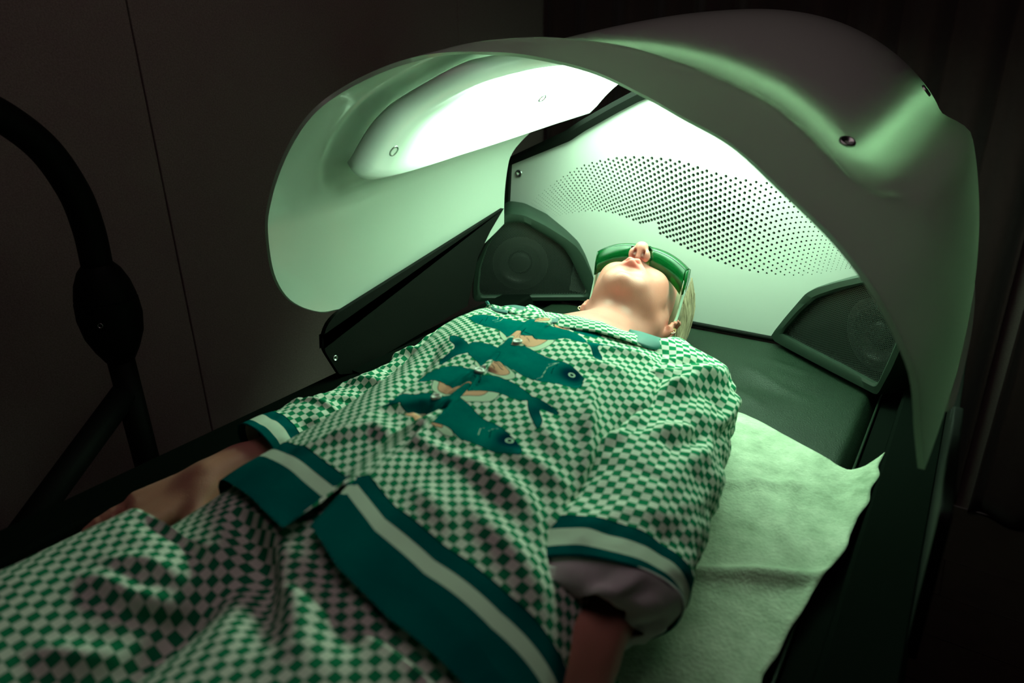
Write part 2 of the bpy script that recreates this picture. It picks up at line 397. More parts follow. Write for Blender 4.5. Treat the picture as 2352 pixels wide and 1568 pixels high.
# black frame around the panel
fo = [np.array(p) for p in outl]; cxy = np.array([XC, -.35])
def offs(P, d):
    P = [np.array(p) for p in P]; o_ = []
    for i in range(len(P)):
        a = P[max(i-1, 0)]; b = P[min(i+1, len(P)-1)]; t = b-a; t = t/np.linalg.norm(t); nn = np.array([-t[1], t[0]]); o_.append(P[i]+nn*d)
    return o_
fo2 = offs(fo, .022); rows = []
for q, (dd, yy) in enumerate(((0, YH-.001), (-.002, YH-.014), (.014, YH-.018), (.026, YH-.012), (.028, YH+.03), (0, YH+.03))):
    rows.append([(p[0], yy, p[1]) for p in offs(fo, dd)])
P_ = np.array(rows); build('panel_frame', P_.reshape(-1, 3), gridfaces(P_.shape[1], P_.shape[0])+[], M_black, bed, smooth=False)
bk = [(p[0]*.97+XC*.03, YH+.07, p[1]) for p in outl]
build('back_cover', *extrude(bk, (0, .02, 0)), M_black, bed, smooth=False)
dz = build('rear_driver', *box((-.60, YH+.045, -.33), (.16, .04, .26), .01), M_dark, bed, smooth=False)
for (a, b) in ((1555, 413), (1648, 424), (1549, 545), (1640, 555)):
    p = ony(a, b, YH+.025); build('screw', *screw(p, (0, -1, 0), .006), M_steel, dz)
for (a, b) in ((1192, 398),):
    p = ony(a, b, YH-.002); build('screw', *screw(p, (0, -1, 0), .0095, .003), M_steel, hp)
    build('screw', *screw((2*XM-p[0], p[1], p[2]), (0, -1, 0), .0095, .003), M_steel, hp)
build('dark_gap_line', *tube([(-1.0, YH-.003, ZM+.002), (XC, YH-.003, ZM+.004), (0.0, YH-.003, ZM+.002)], .006), M_black, bed)  # black tube standing in for the dark gap below the panel
# bolster edge under the panel
# speakers in the two corners --------------------------------------------
def plane_hit(p0, nrm, u, v): r = ray(u, v); return r*(np.dot(p0, nrm)/np.dot(r, nrm))
def speaker(outer, gril, a2, b2, cone, coner, label, mirror_open=None, side=1):
    pa_ = onz(*a2, -.598); pb_ = onz(*b2, -.598); t = pb_-pa_; t /= np.linalg.norm(t)
    nrm = np.cross(t, [0, -.10, 1.]); nrm /= np.linalg.norm(nrm)
    if nrm.dot([0, -1, 0]) < 0: nrm = -nrm
    U = t; Vv = np.cross(nrm, U); Vv = Vv if Vv[2] > 0 else -Vv
    O = [plane_hit(pa_, nrm, *p) for p in outer]; G = [plane_hit(pa_, nrm, *p) for p in gril]
    C = plane_hit(pa_, nrm, *cone)
    O = roundpoly(O, [.008]*len(O), 4); Gs = roundpoly(G, [.010]*len(G), 4)
    cen = np.mean(O, 0)
    sp = empty('speaker', (cen[0], cen[1]+.02, ZM), label, 'speaker', 'corner speakers beside the head panel')
    m = 120
    def resample(P, ref):
        P = np.array(P); a = np.array([math.atan2((p-ref).dot(Vv), (p-ref).dot(U)) for p in P]); o_ = np.argsort(a); a = a[o_]; P = P[o_]
        aa = np.concatenate([a-2*math.pi, a, a+2*math.pi]); PP = np.concatenate([P, P, P]); tt = np.linspace(-math.pi, math.pi, m, endpoint=False)
        return np.stack([np.interp(tt, aa, PP[:, c]) for c in range(3)], 1)
    gc = np.mean(Gs, 0); Or = resample(O, gc); Gr = resample(Gs, gc)
    mid = Gr+(Or-Gr)*.25
    rings = [Gr-nrm*.012, Gr+nrm*.001, mid+nrm*.004, Gr+(Or-Gr)*.9+nrm*.002, Or-nrm*.004, gc+(Or-gc)*1.035-nrm*.035, gc+(Or-gc)*1.04-nrm*.09]
    V_ = np.concatenate(rings); build('housing', V_, gridfaces(m, len(rings), True), M_frame, sp, sharp=35)
    # grille sheet (slightly domed)
    rr = [Gr*(1-f)+gc*f-nrm*(.008-.004*(1-(1-f)**2)) for f in (0, .1, .3, .6, .97)]; V_ = np.concatenate(rr)
    uv = np.stack([(V_-pa_).dot(U), (V_-pa_).dot(Vv)], 1)
    F_ = gridfaces(m, len(rr), True)+[tuple((len(rr)-1)*m+i for i in range(m))]
    build('grille', V_, F_, M_grille, sp, uv=uv)
    # driver
    prof = [(1.25, -.018), (1.05, -.018), (1.0, -.010), (.88, -.010), (.82, -.018), (.78, -.022), (.5, -.05), (.46, -.045), (.44, -.03), (.3, -.022), (.01, -.018)]
    pr_ = [C+nrm*h-nrm*.006 for r_, h in prof]; V_ = []
    for (r_, h) in prof:
        for i in range(48):
            a = 2*math.pi*i/48; V_.append(C+nrm*(h*.45-.014)+coner*r_*(math.cos(a)*U+math.sin(a)*Vv))
    build('driver', V_, gridfaces(48, len(prof), True), M_dark, sp)
    rings = [gc+(Gr-gc)*1.0-nrm*.013, gc+(Gr-gc)*1.0-nrm*.034]; V_ = np.concatenate(rings+[gc[None]+0*Gr[:1]-nrm*.034])
    F_ = gridfaces(m, 2, True)+[(m+(i+1) % m, m+i, 2*m) for i in range(m)]
    build('baffle', V_, F_, M_rail, sp, smooth=False)
    return sp
speaker([(1087, 693), (1086, 661), (1090, 610), (1119, 553), (1141, 515), (1158, 494), (1172, 487), (1205, 492), (1253, 515), (1301, 545), (1327, 565), (1343, 588), (1370, 645), (1378, 690), (1237, 691)],
        [(1103, 680), (1100, 661), (1105, 613), (1119, 569), (1145, 526), (1162, 513), (1183, 509), (1205, 513), (1269, 550), (1295, 569), (1310, 591), (1351, 677), (1230, 678)],
        (1087, 693), (1378, 690), (1195, 612), .060, 'black grille speaker in the corner left of the head, cone showing through')
speaker([(1768, 772), (1773, 781), (1800, 797), (1900, 850), (2017, 910), (2050, 850), (2085, 772), (2092, 715), (2080, 668), (2055, 640), (2020, 630), (1989, 631), (1926, 645), (1873, 660), (1849, 673), (1800, 731)],
        [(1795, 766), (1840, 792), (1930, 838), (2015, 884), (2040, 830), (2068, 765), (2074, 715), (2063, 680), (2045, 660), (2015, 650), (1995, 650), (1930, 665), (1876, 684), (1840, 715)],
        (1773, 781), (2017, 910), (1990, 775), .058, 'black grille speaker in the corner right of the head, half behind the hood')

# ------------------------------------------------------------------ hood
F_im = [((774, 712), .89), ((735, 718), .80), ((667, 693), .755), ((628, 640), .735), ((611, 557), .73), ((611, 485), .73), ((643, 373), .745), ((701, 271), .77), ((774, 208), .815),
        ((890, 150), .875), ((997, 123), .96), ((1113, 119), 1.04), ((1210, 126), 1.08), ((1355, 160), 1.09), ((1480, 218), 1.06), ((1560, 263), 1.02), ((1675, 327), .96), ((1790, 428), .88),
        ((1904, 534), .81), ((1962, 600), .78), ((2019, 677), .755), ((2065, 763), .745), ((2105, 861), .74), ((2117, 1000), .76), ((2121, 1078), .80)]
Fp = []
for i, ((u, v), y_) in enumerate(F_im):
    p = ony(u, v, y_)
    if i <= 5: p = onx(u, v, [-1.0, -1.0, -1.0, -.998, -.994, -.985][i])
    Fp.append(p)
Fp[-1][0] = .012
nS, nT = 150, 90
def resamp(P, n):
    P = np.array(P); d = np.concatenate([[0], np.cumsum(np.linalg.norm(np.diff(P, axis=0), axis=1))]); d /= d[-1]
    t = np.linspace(0, 1, n); return np.stack([np.interp(t, d, P[:, i]) for i in range(P.shape[1])], 1)
Fc = resamp(catmull(Fp, 400), nS)
def section(a, h, zb, zl, zr, n_, m=400):
    ph = np.linspace(math.pi, 0, m); c, s_ = np.cos(ph), np.sin(ph)
    X_ = XC+a*np.sign(c)*np.abs(c)**(2/n_); Z_ = zb+h*np.abs(s_)**(2/n_)
    P = [(X_[0], zl)]+list(zip(X_, Z_))+[(X_[-1], zr)]
    return resamp(P, nS)
Ms = section(.520, .50, -.385, -.47, -.37, 2.25); Bs = section(.508, .47, -.37, -.38, -.35, 2.25)
s_ = np.linspace(0, 1, nS)
top = sstep(.10, .22, s_)*sstep(.10, .22, 1-s_)
Bk = np.stack([Bs[:, 0], 1.45+.22*top, Bs[:, 1]], 1); Mid = np.stack([Ms[:, 0], .5*(Fc[:, 1]+Bk[:, 1])-.01, Ms[:, 1]], 1)
hood = np.zeros((nT, nS, 3)); tt = np.linspace(0, 1, nT)
for j, t in enumerate(tt):                        # front lip -> middle -> back
    b0 = (1-t)*(1-2*t) if True else 0; b1 = 4*t*(1-t); b2 = t*(2*t-1)
    hood[j] = Fc*b0+Mid*b1+Bk*b2
nh = gnormals(hood); 
if nh[nT//2, nS//2, 2] < 0: nh = -nh
Sg, Tg = np.meshgrid(s_, tt)
S0 = .168; T0 = .135
ed_ = np.minimum(Sg, 1-Sg)-.018*Tg
d1 = (ed_-S0)*1.6; d2 = (Tg-T0)*.75; RR = .075
dd_ = RR-np.hypot(np.maximum(RR-d1, 0), np.maximum(RR-d2, 0))
mask = sstep(-.030, .026, dd_)
hood = hood-nh*(.034*mask)[..., None]
nh2 = gnormals(hood)
if nh2[nT//2, nS//2, 2] < 0: nh2 = -nh2
hd = empty('light_hood', (XC, 1.45, ZM+.02), 'white translucent arched light-therapy hood glowing green inside, over the head', 'light hood')
Vh, Fh = shell(hood, .007, nh2)
build('shell', Vh, Fh, M_shell, hd, sharp=60)
def sub(i0, i1, j0, j1, off, ni=110, nj=60):
    """patch of the hood surface, s from i0..i1 and t from j0..j1"""
    si = np.linspace(i0, i1, ni); tj = np.linspace(j0, j1, nj)
    SS, TT = np.meshgrid(si, tj); SS = SS+(.018*TT)*np.where(SS < .5, 1, -1)*np.minimum(1, np.abs(SS-.5)/.3)
    w_ = .055*np.exp(-np.maximum(TT-T0, 0)/.05) if ni > 20 else 0; SS = .5+(SS-.5)*(1-2*w_); a = np.clip(SS*(nS-1), 0, nS-1.001); b = np.clip(TT*(nT-1), 0, nT-1.001)
    i = a.astype(int); j = b.astype(int); fi = (a-i)[..., None]; fj = (b-j)[..., None]
    def bl(A): return (A[j, i]*(1-fi)+A[j, i+1]*fi)*(1-fj)+(A[j+1, i]*(1-fi)+A[j+1, i+1]*fi)*fj
    p = bl(hood); n_ = bl(nh2); n_ /= np.linalg.norm(n_, axis=2, keepdims=True)
    return p-n_*np.broadcast_to(off, SS.shape)[..., None], n_
def ring_of(ni, nj, a, b):
    jj = np.linspace(0, 1, nj)[:, None]; ii = np.linspace(0, 1, ni)[None, :]
    return sstep(0, a, ii)*sstep(0, a, 1-ii)*sstep(0, b, jj), jj+0*ii, ii+0*jj
# opaque lamp board, its rim leaking light into the gap
pm, nm = sub(S0+.045, 1-S0-.045, T0+.075, .985, .013)
build('lamp_board', *shell(pm, .008, nm), M_module, hd, sharp=50)
for (a0, a1, b0, b1) in ((S0+.045, 1-S0-.045, T0+.072, T0+.0745), (S0+.042, S0+.0445, T0+.08, .98), (1-S0-.0445, 1-S0-.042, T0+.08, .98)):
    pe, ne = sub(a0, a1, b0, b1, .014, 60 if a1-a0 > .1 else 3, 3 if a1-a0 > .1 else 60)
    Ve, Fe = shell(pe, .006, ne); build('rim_light', Ve, Fe, M_led, hd, attrs={'glow': np.full(len(Ve), RIM)})
# inner diffuser cover (the bulge seen from below), lit from behind towards the rear
e_, jj, ii = ring_of(110, 60, .02, .03)
pl, nl = sub(S0+.006, 1-S0-.006, T0+.012, .99, .010+.022*e_)
lat = np.minimum(ii, 1-ii)
glow = .018*e_+sstep(.07, .40, jj)*sstep(.0, .05, lat)*(.22+.30*sstep(.0, .12, lat)+.75*sstep(.15, .4, lat))
Vl, Fl = shell(pl, .003, nl); gl_ = np.concatenate([glow.ravel()*0, glow.ravel()])
build('light_diffuser', Vl, Fl, M_led, hd, attrs={'glow': gl_})
def bolt(s0, t0, inner=True):
    p, n_ = sub(s0, s0+.001, t0, t0+.001, (.0345 if inner else -.001), 2, 2)
    build('bolt', *screw(p[0, 0], (-n_[0, 0] if inner else n_[0, 0]), .0115, .004), M_steel, hd)
for a, b in ((.224, .205), (.262, .66)): bolt(a, b); bolt(1-a, b)
for a, b in ((.230, .215), (.212, .70)): bolt(a, b, False); bolt(1-a, b, False)

# ------------------------------------------------------------------ paper sheet
nx, ny = 150, 260
y = np.linspace(-.55, 1.22, ny); 
X = np.zeros((ny, nx)); Y = X.copy(); Z = X.copy()
right_e = np.interp(y, [-.55, .6, .72, .80, .86, .93, 1.0, 1.08, 1.22], [-.085, -.085, -.076, -.060, -.050, -.047, -.043, -.041, -.04])
top_at = lambda x_: np.interp(x_, [-.95, -.70, -.5, -.32, -.27, -.20, -.084, -.06, -.04], [1.10, 1.12, 1.16, 1.182, 1.175, 1.14, 1.075, 1.085, 1.12])
for j in range(ny):
    xx = np.linspace(-.955, right_e[j], nx)
    tj_ = j/(ny-1); yy = -.55+(top_at(xx)+.55+.003*vnoise(np.stack([xx*60, 0*xx, 0*xx+2], -1)))*tj_
    X[j] = xx; Y[j] = yy
re = np.interp(Y, y, right_e); X = -.955+(X+.955)/(X[:, -1:]+.955)*(re+.955)+.004*vnoise(np.stack([Y*25, 0*X, 0*X], -1))*sstep(.9, 1, np.linspace(0, 1, nx))[None, :]
Z = ZM+.006+.0045*fbm(np.stack([X*7, Y*5, 0*X+5], -1), 3)+.0018*fbm(np.stack([X*22, Y*16, 0*X], -1), 2)
Z += np.where(X > -.082, (X+.082)*.55, 0)+np.where(X < -.925, (-.925-X)*.6, 0)
for (a0, a1, b0, b1, h, w) in ((-.30, .66, -.06, .79, .012, .012), (-.22, 1.0, -.10, .80, .006, .012), (-.29, .9, -.12, 1.0, .006, .014), (-.16, 1.06, -.13, .85, .005, .010), (-.1, .72, -.28, .55, -.006, .02)):
    dx, dy = b0-a0, b1-a1; L_ = math.hypot(dx, dy); s = ((X-a0)*dx+(Y-a1)*dy)/L_**2; d = ((X-a0)*dy-(Y-a1)*dx)/L_
    Z += h*np.exp(-(d/w)**2)*np.exp(-((s-.5)/.52)**6)
Z = np.maximum(Z, ZM+.004)
tag(build('paper_sheet', *shell(np.stack([X, Y, Z], -1), .0012, np.broadcast_to(np.array([0, 0, 1.]), X.shape+(3,))), M_paper), 'pale disposable nonwoven paper sheet spread over the mattress under the woman', 'sheet')
#PART2
# ================================================================== the woman
HS = 1.22
def _rot(y, p, r):
    cy, sy = math.cos(y), math.sin(y); cp, sp = math.cos(p), math.sin(p); c_, s2 = math.cos(r), math.sin(r)
    A = np.array([[cy, 0, sy], [0, 1, 0], [-sy, 0, cy]]); B = np.array([[1, 0, 0], [0, cp, sp], [0, -sp, cp]])
    C_ = np.array([[c_, -s2, 0], [s2, c_, 0], [0, 0, 1]]); D = np.array([[1, 0, 0], [0, 0, 1], [0, 1, 0]], float)
    return C_ @ B @ A @ D
HM = _rot(.105, .071, .124); HT = np.array([-.574, 1.3176, -.4987])
def h2w(p): return (np.array(p, float)*HS) @ HM.T+HT
def w2h(p): return ((np.array(p, float)-HT) @ HM)/HS
def axis(segs):
    out = []
    for a, b, d in segs: out += list(np.arange(a, b-1e-9, d))
    return np.array(out+[segs[-1][1]])
class Field:
    def __init__(s, ax, ay, az): s.a = (ax, ay, az); s.f = np.full((len(ax), len(ay), len(az)), 1., np.float32)
    def block(s, lo, hi):
        sl = []
        for k in range(3):
            i0 = max(0, np.searchsorted(s.a[k], lo[k])-1); i1 = min(len(s.a[k]), np.searchsorted(s.a[k], hi[k])+1); sl.append(slice(i0, max(i1, i0)))
        g = np.stack(np.meshgrid(*[s.a[k][sl[k]] for k in range(3)], indexing='ij'), -1)
        return tuple(sl), g
    def add(s, d, lo, hi, k=.01, sub=False):
        m = max(.02, k*2); sl, g = s.block(np.array(lo)-m, np.array(hi)+m)
        if g.size == 0: return
        dv = d(g).astype(np.float32); f = s.f[sl]
        if sub: h = np.clip(.5-.5*(f+dv)/k, 0, 1); s.f[sl] = f*(1-h)-dv*h+k*h*(1-h)
        else: h = np.clip(.5+.5*(f-dv)/k, 0, 1); s.f[sl] = f*(1-h)+dv*h-k*h*(1-h)
    def cap(s, a, b, ra, rb, k=.01, sub=False, flat=None):
        a = np.array(a, float); b = np.array(b, float)
        def d(g):
            ab = b-a; t = np.clip(((g-a)@ab)/(ab@ab), 0, 1); q = g-a-t[..., None]*ab
            if flat is not None:                     # flattened along a direction
                n_, sc_ = flat; c = (q@np.array(n_)); q = q+(c*(1/sc_-1))[..., None]*np.array(n_)
            return np.linalg.norm(q, axis=-1)-(ra+(rb-ra)*t)
        r = max(ra, rb); s.add(d, np.minimum(a, b)-r, np.maximum(a, b)+r, k, sub)
    def ell(s, c, r, k=.01, M_=None, sub=False, sc_=1.):
        c = np.array(c, float); r = np.array(r, float)
        def d(g):
            q = g-c
            if M_ is not None: q = q@M_
            q1 = np.linalg.norm(q/r, axis=-1); q2 = np.linalg.norm(q/(r*r), axis=-1)
            return q1*(q1-1)/np.maximum(q2, 1e-6)
        m = r.max() if M_ is not None else r; s.add(d, c-m, c+m, k, sub)
    # head-local versions (metres in the head frame)
    def hcap(s, a, b, ra, rb, k=.006, sub=False): s.cap(h2w(a), h2w(b), ra*HS, rb*HS, k*HS, sub)
    def hell(s, c, r, k=.006, sub=False, rot=None):
        s.ell(h2w(c), np.array(r)*HS, k*HS, HM if rot is None else HM@rot, sub)
    def mesh(s):
        f = s.f; ins = f < 0; ax = s.a; n = np.array(f.shape)-1
        c = np.zeros(tuple(n), np.uint8)
        for a in (0, 1):
            for b in (0, 1):
                for d in (0, 1): c += ins[a:a+n[0], b:b+n[1], d:d+n[2]]
        act = (c > 0) & (c < 8); idx = -np.ones(tuple(n), np.int64); cells = np.argwhere(act); idx[act] = np.arange(len(cells))
        P_ = np.zeros((len(cells), 3)); cnt = np.zeros(len(cells))
        i, j, k = cells.T
        for axx in range(3):
            o1, o2 = [q for q in range(3) if q != axx]
            for a in (0, 1):
                for b in (0, 1):
                    p0 = [i, j, k]; p0[o1] = p0[o1]+a; p0[o2] = p0[o2]+b; p1 = list(p0); p1[axx] = p1[axx]+1
                    f0 = f[tuple(p0)]; f1 = f[tuple(p1)]; m = (f0 < 0) != (f1 < 0); t = np.where(m, f0/(f0-f1+1e-12), 0)
                    pos = np.zeros((len(cells), 3)); 
                    for q in range(3):
                        pos[:, q] = ax[q][p0[q]]
                    pos[:, axx] += t*(ax[axx][p1[axx]]-ax[axx][p0[axx]])
                    P_ += pos*m[:, None]; cnt += m
        P_ /= np.maximum(cnt, 1)[:, None]; F_ = []
        for axx in range(3):
            o1, o2 = [(1, 2), (2, 0), (0, 1)][axx]
            A = [slice(1, -1)]*3; A[axx] = slice(0, -1); B = list(A); B[axx] = slice(1, None)
            i0 = ins[tuple(A)]; i1 = ins[tuple(B)]; e = np.argwhere(i0 != i1)+np.array([0 if q == axx else 1 for q in range(3)])
            s0 = ins[tuple(e.T)]
            def cell(a, b): q = e.copy(); q[:, o1] -= a; q[:, o2] -= b; return idx[tuple(q.T)]
            quad = np.stack([cell(1, 1), cell(0, 1), cell(0, 0), cell(1, 0)], 1)
            quad[~s0] = quad[~s0][:, ::-1]; F_.append(quad)
        return P_, np.concatenate(F_)

# -------- body: one continuous surface (head, neck, trunk, arms, hands)
ax = axis([(-.96, -.695, .0045), (-.695, -.455, .0022), (-.455, -.10, .0045)])
ay = axis([(.14, .42, .0035), (.42, 1.17, .0055), (1.17, 1.40, .0022), (1.40, 1.60, .006)])
az = axis([(-.632, -.53, .0045), (-.53, -.33, .0025)])
B = Field(ax, ay, az)
# skull and face
B.hell((0, -.010, .055), (.073, .088, .082), .01)
B.hell((0, .022, .0), (.061, .066, .082), .02)
B.hell((0, .028, -.045), (.047, .048, .042), .016); B.hell((0, .012, -.055), (.047, .042, .026), .016); B.hell((0, .036, -.066), (.032, .032, .022), .014)
for q in (-1, 1):
    B.hell((q*.034, .055, -.018), (.026, .026, .030), .014)
    B.hcap((q*.046, .000, -.048), (q*.015, .062, -.083), .016, .013, .016); B.hell((q*.038, .026, -.040), (.020, .036, .030), .016)
    B.hcap((q*.056, .000, -.010), (q*.050, .000, -.052), .014, .016, .014)
    B.hell((q*.032, .074, .018), (.015, .011, .010), .006)
    B.hcap((q*.012, .088, .036), (q*.045, .072, .036), .008, .007, .010)
B.hell((0, .040, -.072), (.030, .038, .022), .016)
B.hell((0, .070, -.087), (.019, .017, .015), .009)
B.hell((0, .079, -.047), (.029, .015, .020), .008)
# lips
for q in (-1, 1):
    B.hcap((q*.033, .058, -.020), (q*.022, .064, -.070), .0205, .0175, .012); B.hcap((q*.040, .040, -.025), (q*.030, .045, -.062), .019, .017, .012)
    B.hcap((q*.025, .0850, -.0485), (q*.007, .0985, -.0430), .0022, .0044, .003); B.hcap((q*.022, .0850, -.0525), (0, .0975, -.0550), .0026, .0056, .003)
    B.hcap((q*.023, .0925, -.0490), (q*.006, .1030, -.0487), .0012, .0015, .0015, sub=True)
B.hcap((-.007, .0985, -.0430), (.007, .0985, -.0430), .0044, .0044, .003); B.hcap((-.006, .1030, -.0487), (.006, .1030, -.0487), .0015, .0015, .0015, sub=True)
B.hcap((0, .1015, -.030), (0, .1045, -.040), .0015, .0018, .004, sub=True)
B.hcap((-.014, .0985, -.067), (.014, .0985, -.067), .004, .004, .008, sub=True)
# nose
B.hcap((0, .088, .026), (0, .113, -.004), .0076, .0095, .008); B.hell((0, .1165, -.0085), (.0102, .0085, .0092), .007)
for q in (-1, 1): B.hell((q*.0118, .1035, -.0145), (.0072, .0105, .0085), .007)
B.hcap((0, .100, -.022), (0, .1145, -.0150), .0042, .0046, .006)
for q in (-1, 1): B.hcap((q*.0078, .1005, -.0310), (q*.0072, .1100, -.0170), .0036, .0031, .002, sub=True)
# ears
def rotx(a, b):
    ca, sa = math.cos(a), math.sin(a); cb_, sb = math.cos(b), math.sin(b)
    return np.array([[ca, -sa, 0], [sa, ca, 0], [0, 0, 1]]) @ np.array([[1, 0, 0], [0, cb_, -sb], [0, sb, cb_]])
for q in (-1, 1):
    E_ = rotx(q*-.55, .15)
    def el(p): return np.array([q*.072, -.008, -.002])+E_@(1.28*np.array([q*p[0], p[1], p[2]]))
    pts = [(.004, .008, .010), (.008, .004, .026), (.011, -.010, .031), (.012, -.022, .020), (.011, -.024, .004), (.009, -.017, -.012), (.006, -.007, -.022), (.003, .002, -.022), (.002, .006, -.014)]
    B.hell(tuple(el((.004, -.007, .002))), (.006, .016, .026), .006, rot=E_)
    for a, b in zip(pts[:-1], pts[1:]): B.hcap(tuple(el(a)), tuple(el(b)), .0036, .0036, .004)
    B.hell(tuple(el((.0075, -.002, -.021))), (.0042, .0065, .0075), .004, rot=E_)
    B.hell(tuple(el((.013, -.006, .000))), (.0075, .0085, .0125), .003, sub=True, rot=E_)
    B.hell(tuple(el((.012, -.012, .016))), (.0040, .0060, .0080), .003, sub=True, rot=E_)
    B.hell(tuple(el((.004, .007, -.002))), (.004, .004, .006), .003, rot=E_)
# neck and trunk
nb = np.array([-.562, 1.085, -.515]); hb = h2w((0, -.030, -.035))
B.cap(hb, nb, .058, .070, .03); B.cap(h2w((0, -.005, -.05)), (-.560, 1.11, -.505), .045, .050, .03)
B.cap(h2w((.055, -.025, -.035)), (-.545, 1.075, -.470), .014, .012, .03); B.cap(h2w((-.055, -.025, -.035)), (-.572, 1.075, -.470), .014, .012, .03)
B.cap((-.74, 1.035, -.535), (-.40, 1.035, -.535), .058, .058, .05)
B.ell((-.565, .93, -.515), (.20, .22, .085), .05); B.ell((-.475, .62, -.520), (.180, .33, .075), .04)
# arms: upper arm, forearm, wrist, hand with five fingers
def hand(wrist, kn, side, radial, up, curl=.25):
    """wrist -> knuckle centre; radial = direction of the thumb side; up = back of the hand"""
    w_ = np.array(wrist); kn = np.array(kn); d = kn-w_; L_ = np.linalg.norm(d); d /= L_; rad = np.array(radial, float); rad -= rad.dot(d)*d; rad /= np.linalg.norm(rad)
    u_ = np.cross(d, rad); u_ = u_ if u_.dot(up) > 0 else -u_
    B.cap(w_, w_+d*.02, .030, .030, .02, flat=(u_, .78))
    for f in (-.036, -.013, .012, .034): B.cap(w_+rad*f*.6+d*.01, kn+rad*f+u_*.002, .018, .0135, .014)
    for f, ln, rr in ((-.036, .062, .0098), (-.013, .080, .0108), (.012, .086, .011), (.035, .076, .0108)):
        p = kn+rad*f; dd = d.copy()
        for q, seg in enumerate((.46, .30, .24)):
            dd = dd-u_*curl*(.6+.5*q)*.8; dd /= np.linalg.norm(dd); p2 = p+dd*ln*seg*1.15; B.cap(p, p2, rr*(1-.07*q), rr*(.93-.07*q), .003); p = p2
    p = w_+rad*.022+d*.018; p1 = p+(d*.55+rad*.75-u_*.2)*.045; p2 = p1+(d*.9+rad*.35-u_*.1)*.035; p3 = p2+(d*.97+rad*.1-u_*.2)*.028
    B.cap(p, p1, .019, .0145, .012); B.cap(p1, p2, .0135, .0125, .004); B.cap(p2, p3, .0122, .0098, .004)
    return w_, d, rad, u_
# her right arm (image left)
B.cap((-.755, 1.02, -.540), (-.790, .80, -.553), .050, .040, .03); B.cap((-.790, .80, -.553), (-.806, .66, -.553), .040, .038, .02)
B.cap((-.806, .68, -.553), (-.822, .50, -.546), .038, .031, .02); B.cap((-.822, .50, -.545), (-.832, .462, -.547), .031, .030, .02)
hr = hand((-.832, .462, -.548), (-.868, .372, -.568), -1, (1, 0, 0), (0, 0, 1), .10)
# her left arm (image right)
B.cap((-.375, 1.02, -.535), (-.300, .82, -.545), .058, .050, .03); B.cap((-.300, .82, -.545), (-.272, .70, -.54), .050, .045, .02)
B.cap((-.272, .72, -.54), (-.232, .510, -.520), .044, .029, .02); B.cap((-.232, .51, -.520), (-.226, .462, -.517), .029, .030, .02)
B.ell((-.213, .478, -.507), (.014, .016, .014), .012)
hl = hand((-.226, .462, -.518), (-.214, .355, -.520), 1, (-.5, 0, .85), (.85, 0, .5), .22)
PV, PF = B.mesh()
# light smoothing of the net
def smooth_mesh(P_, F_, it=2, w=.5):
    n = len(P_); F_ = np.array(F_)
    for _ in range(it):
        a = np.zeros_like(P_); c = np.zeros(n)
        for k in range(F_.shape[1]):
            i = F_[:, k]; j = F_[:, (k+1) % F_.shape[1]]
            for q in range(3): a[:, q] += np.bincount(i, P_[j, q], n)+np.bincount(j, P_[i, q], n)
            c += np.bincount(i, minlength=n)+np.bincount(j, minlength=n)
        P_ = P_*(1-w)+w*a/np.maximum(c, 1)[:, None]
    return P_
PV = smooth_mesh(PV, PF, 2, .5); PV[:, 2] = np.maximum(PV[:, 2], ZM+.010)
LH = w2h(PV)
lipd = np.minimum.reduce([np.linalg.norm((LH-np.array([0, .094, -.0440]))/np.array([.027, .014, .0050]), axis=1), np.linalg.norm((LH-np.array([0, .093, -.0545]))/np.array([.023, .013, .0058]), axis=1)])
lip = np.clip((1.15-lipd)/.3, 0, 1)
blush = np.exp(-np.sum(((np.abs(LH)-np.array([.05, .035, .03]))/np.array([.03, .04, .035]))**2, axis=1))+.8*np.exp(-np.sum(((LH-np.array([0, .112, -.010]))/np.array([.012, .012, .012]))**2, axis=1))
handm = sstep(.62, .42, PV[:, 1])
earm = np.clip((np.abs(LH[:, 0])-.070)/.01, 0, 1)*(PV[:, 1] > 1.15)
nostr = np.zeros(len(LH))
for q in (-1, 1): nostr += np.exp(-np.sum(((LH-np.array([q*.0076, .1050, -.0210]))/np.array([.0034, .0060, .0055]))**2, axis=1))
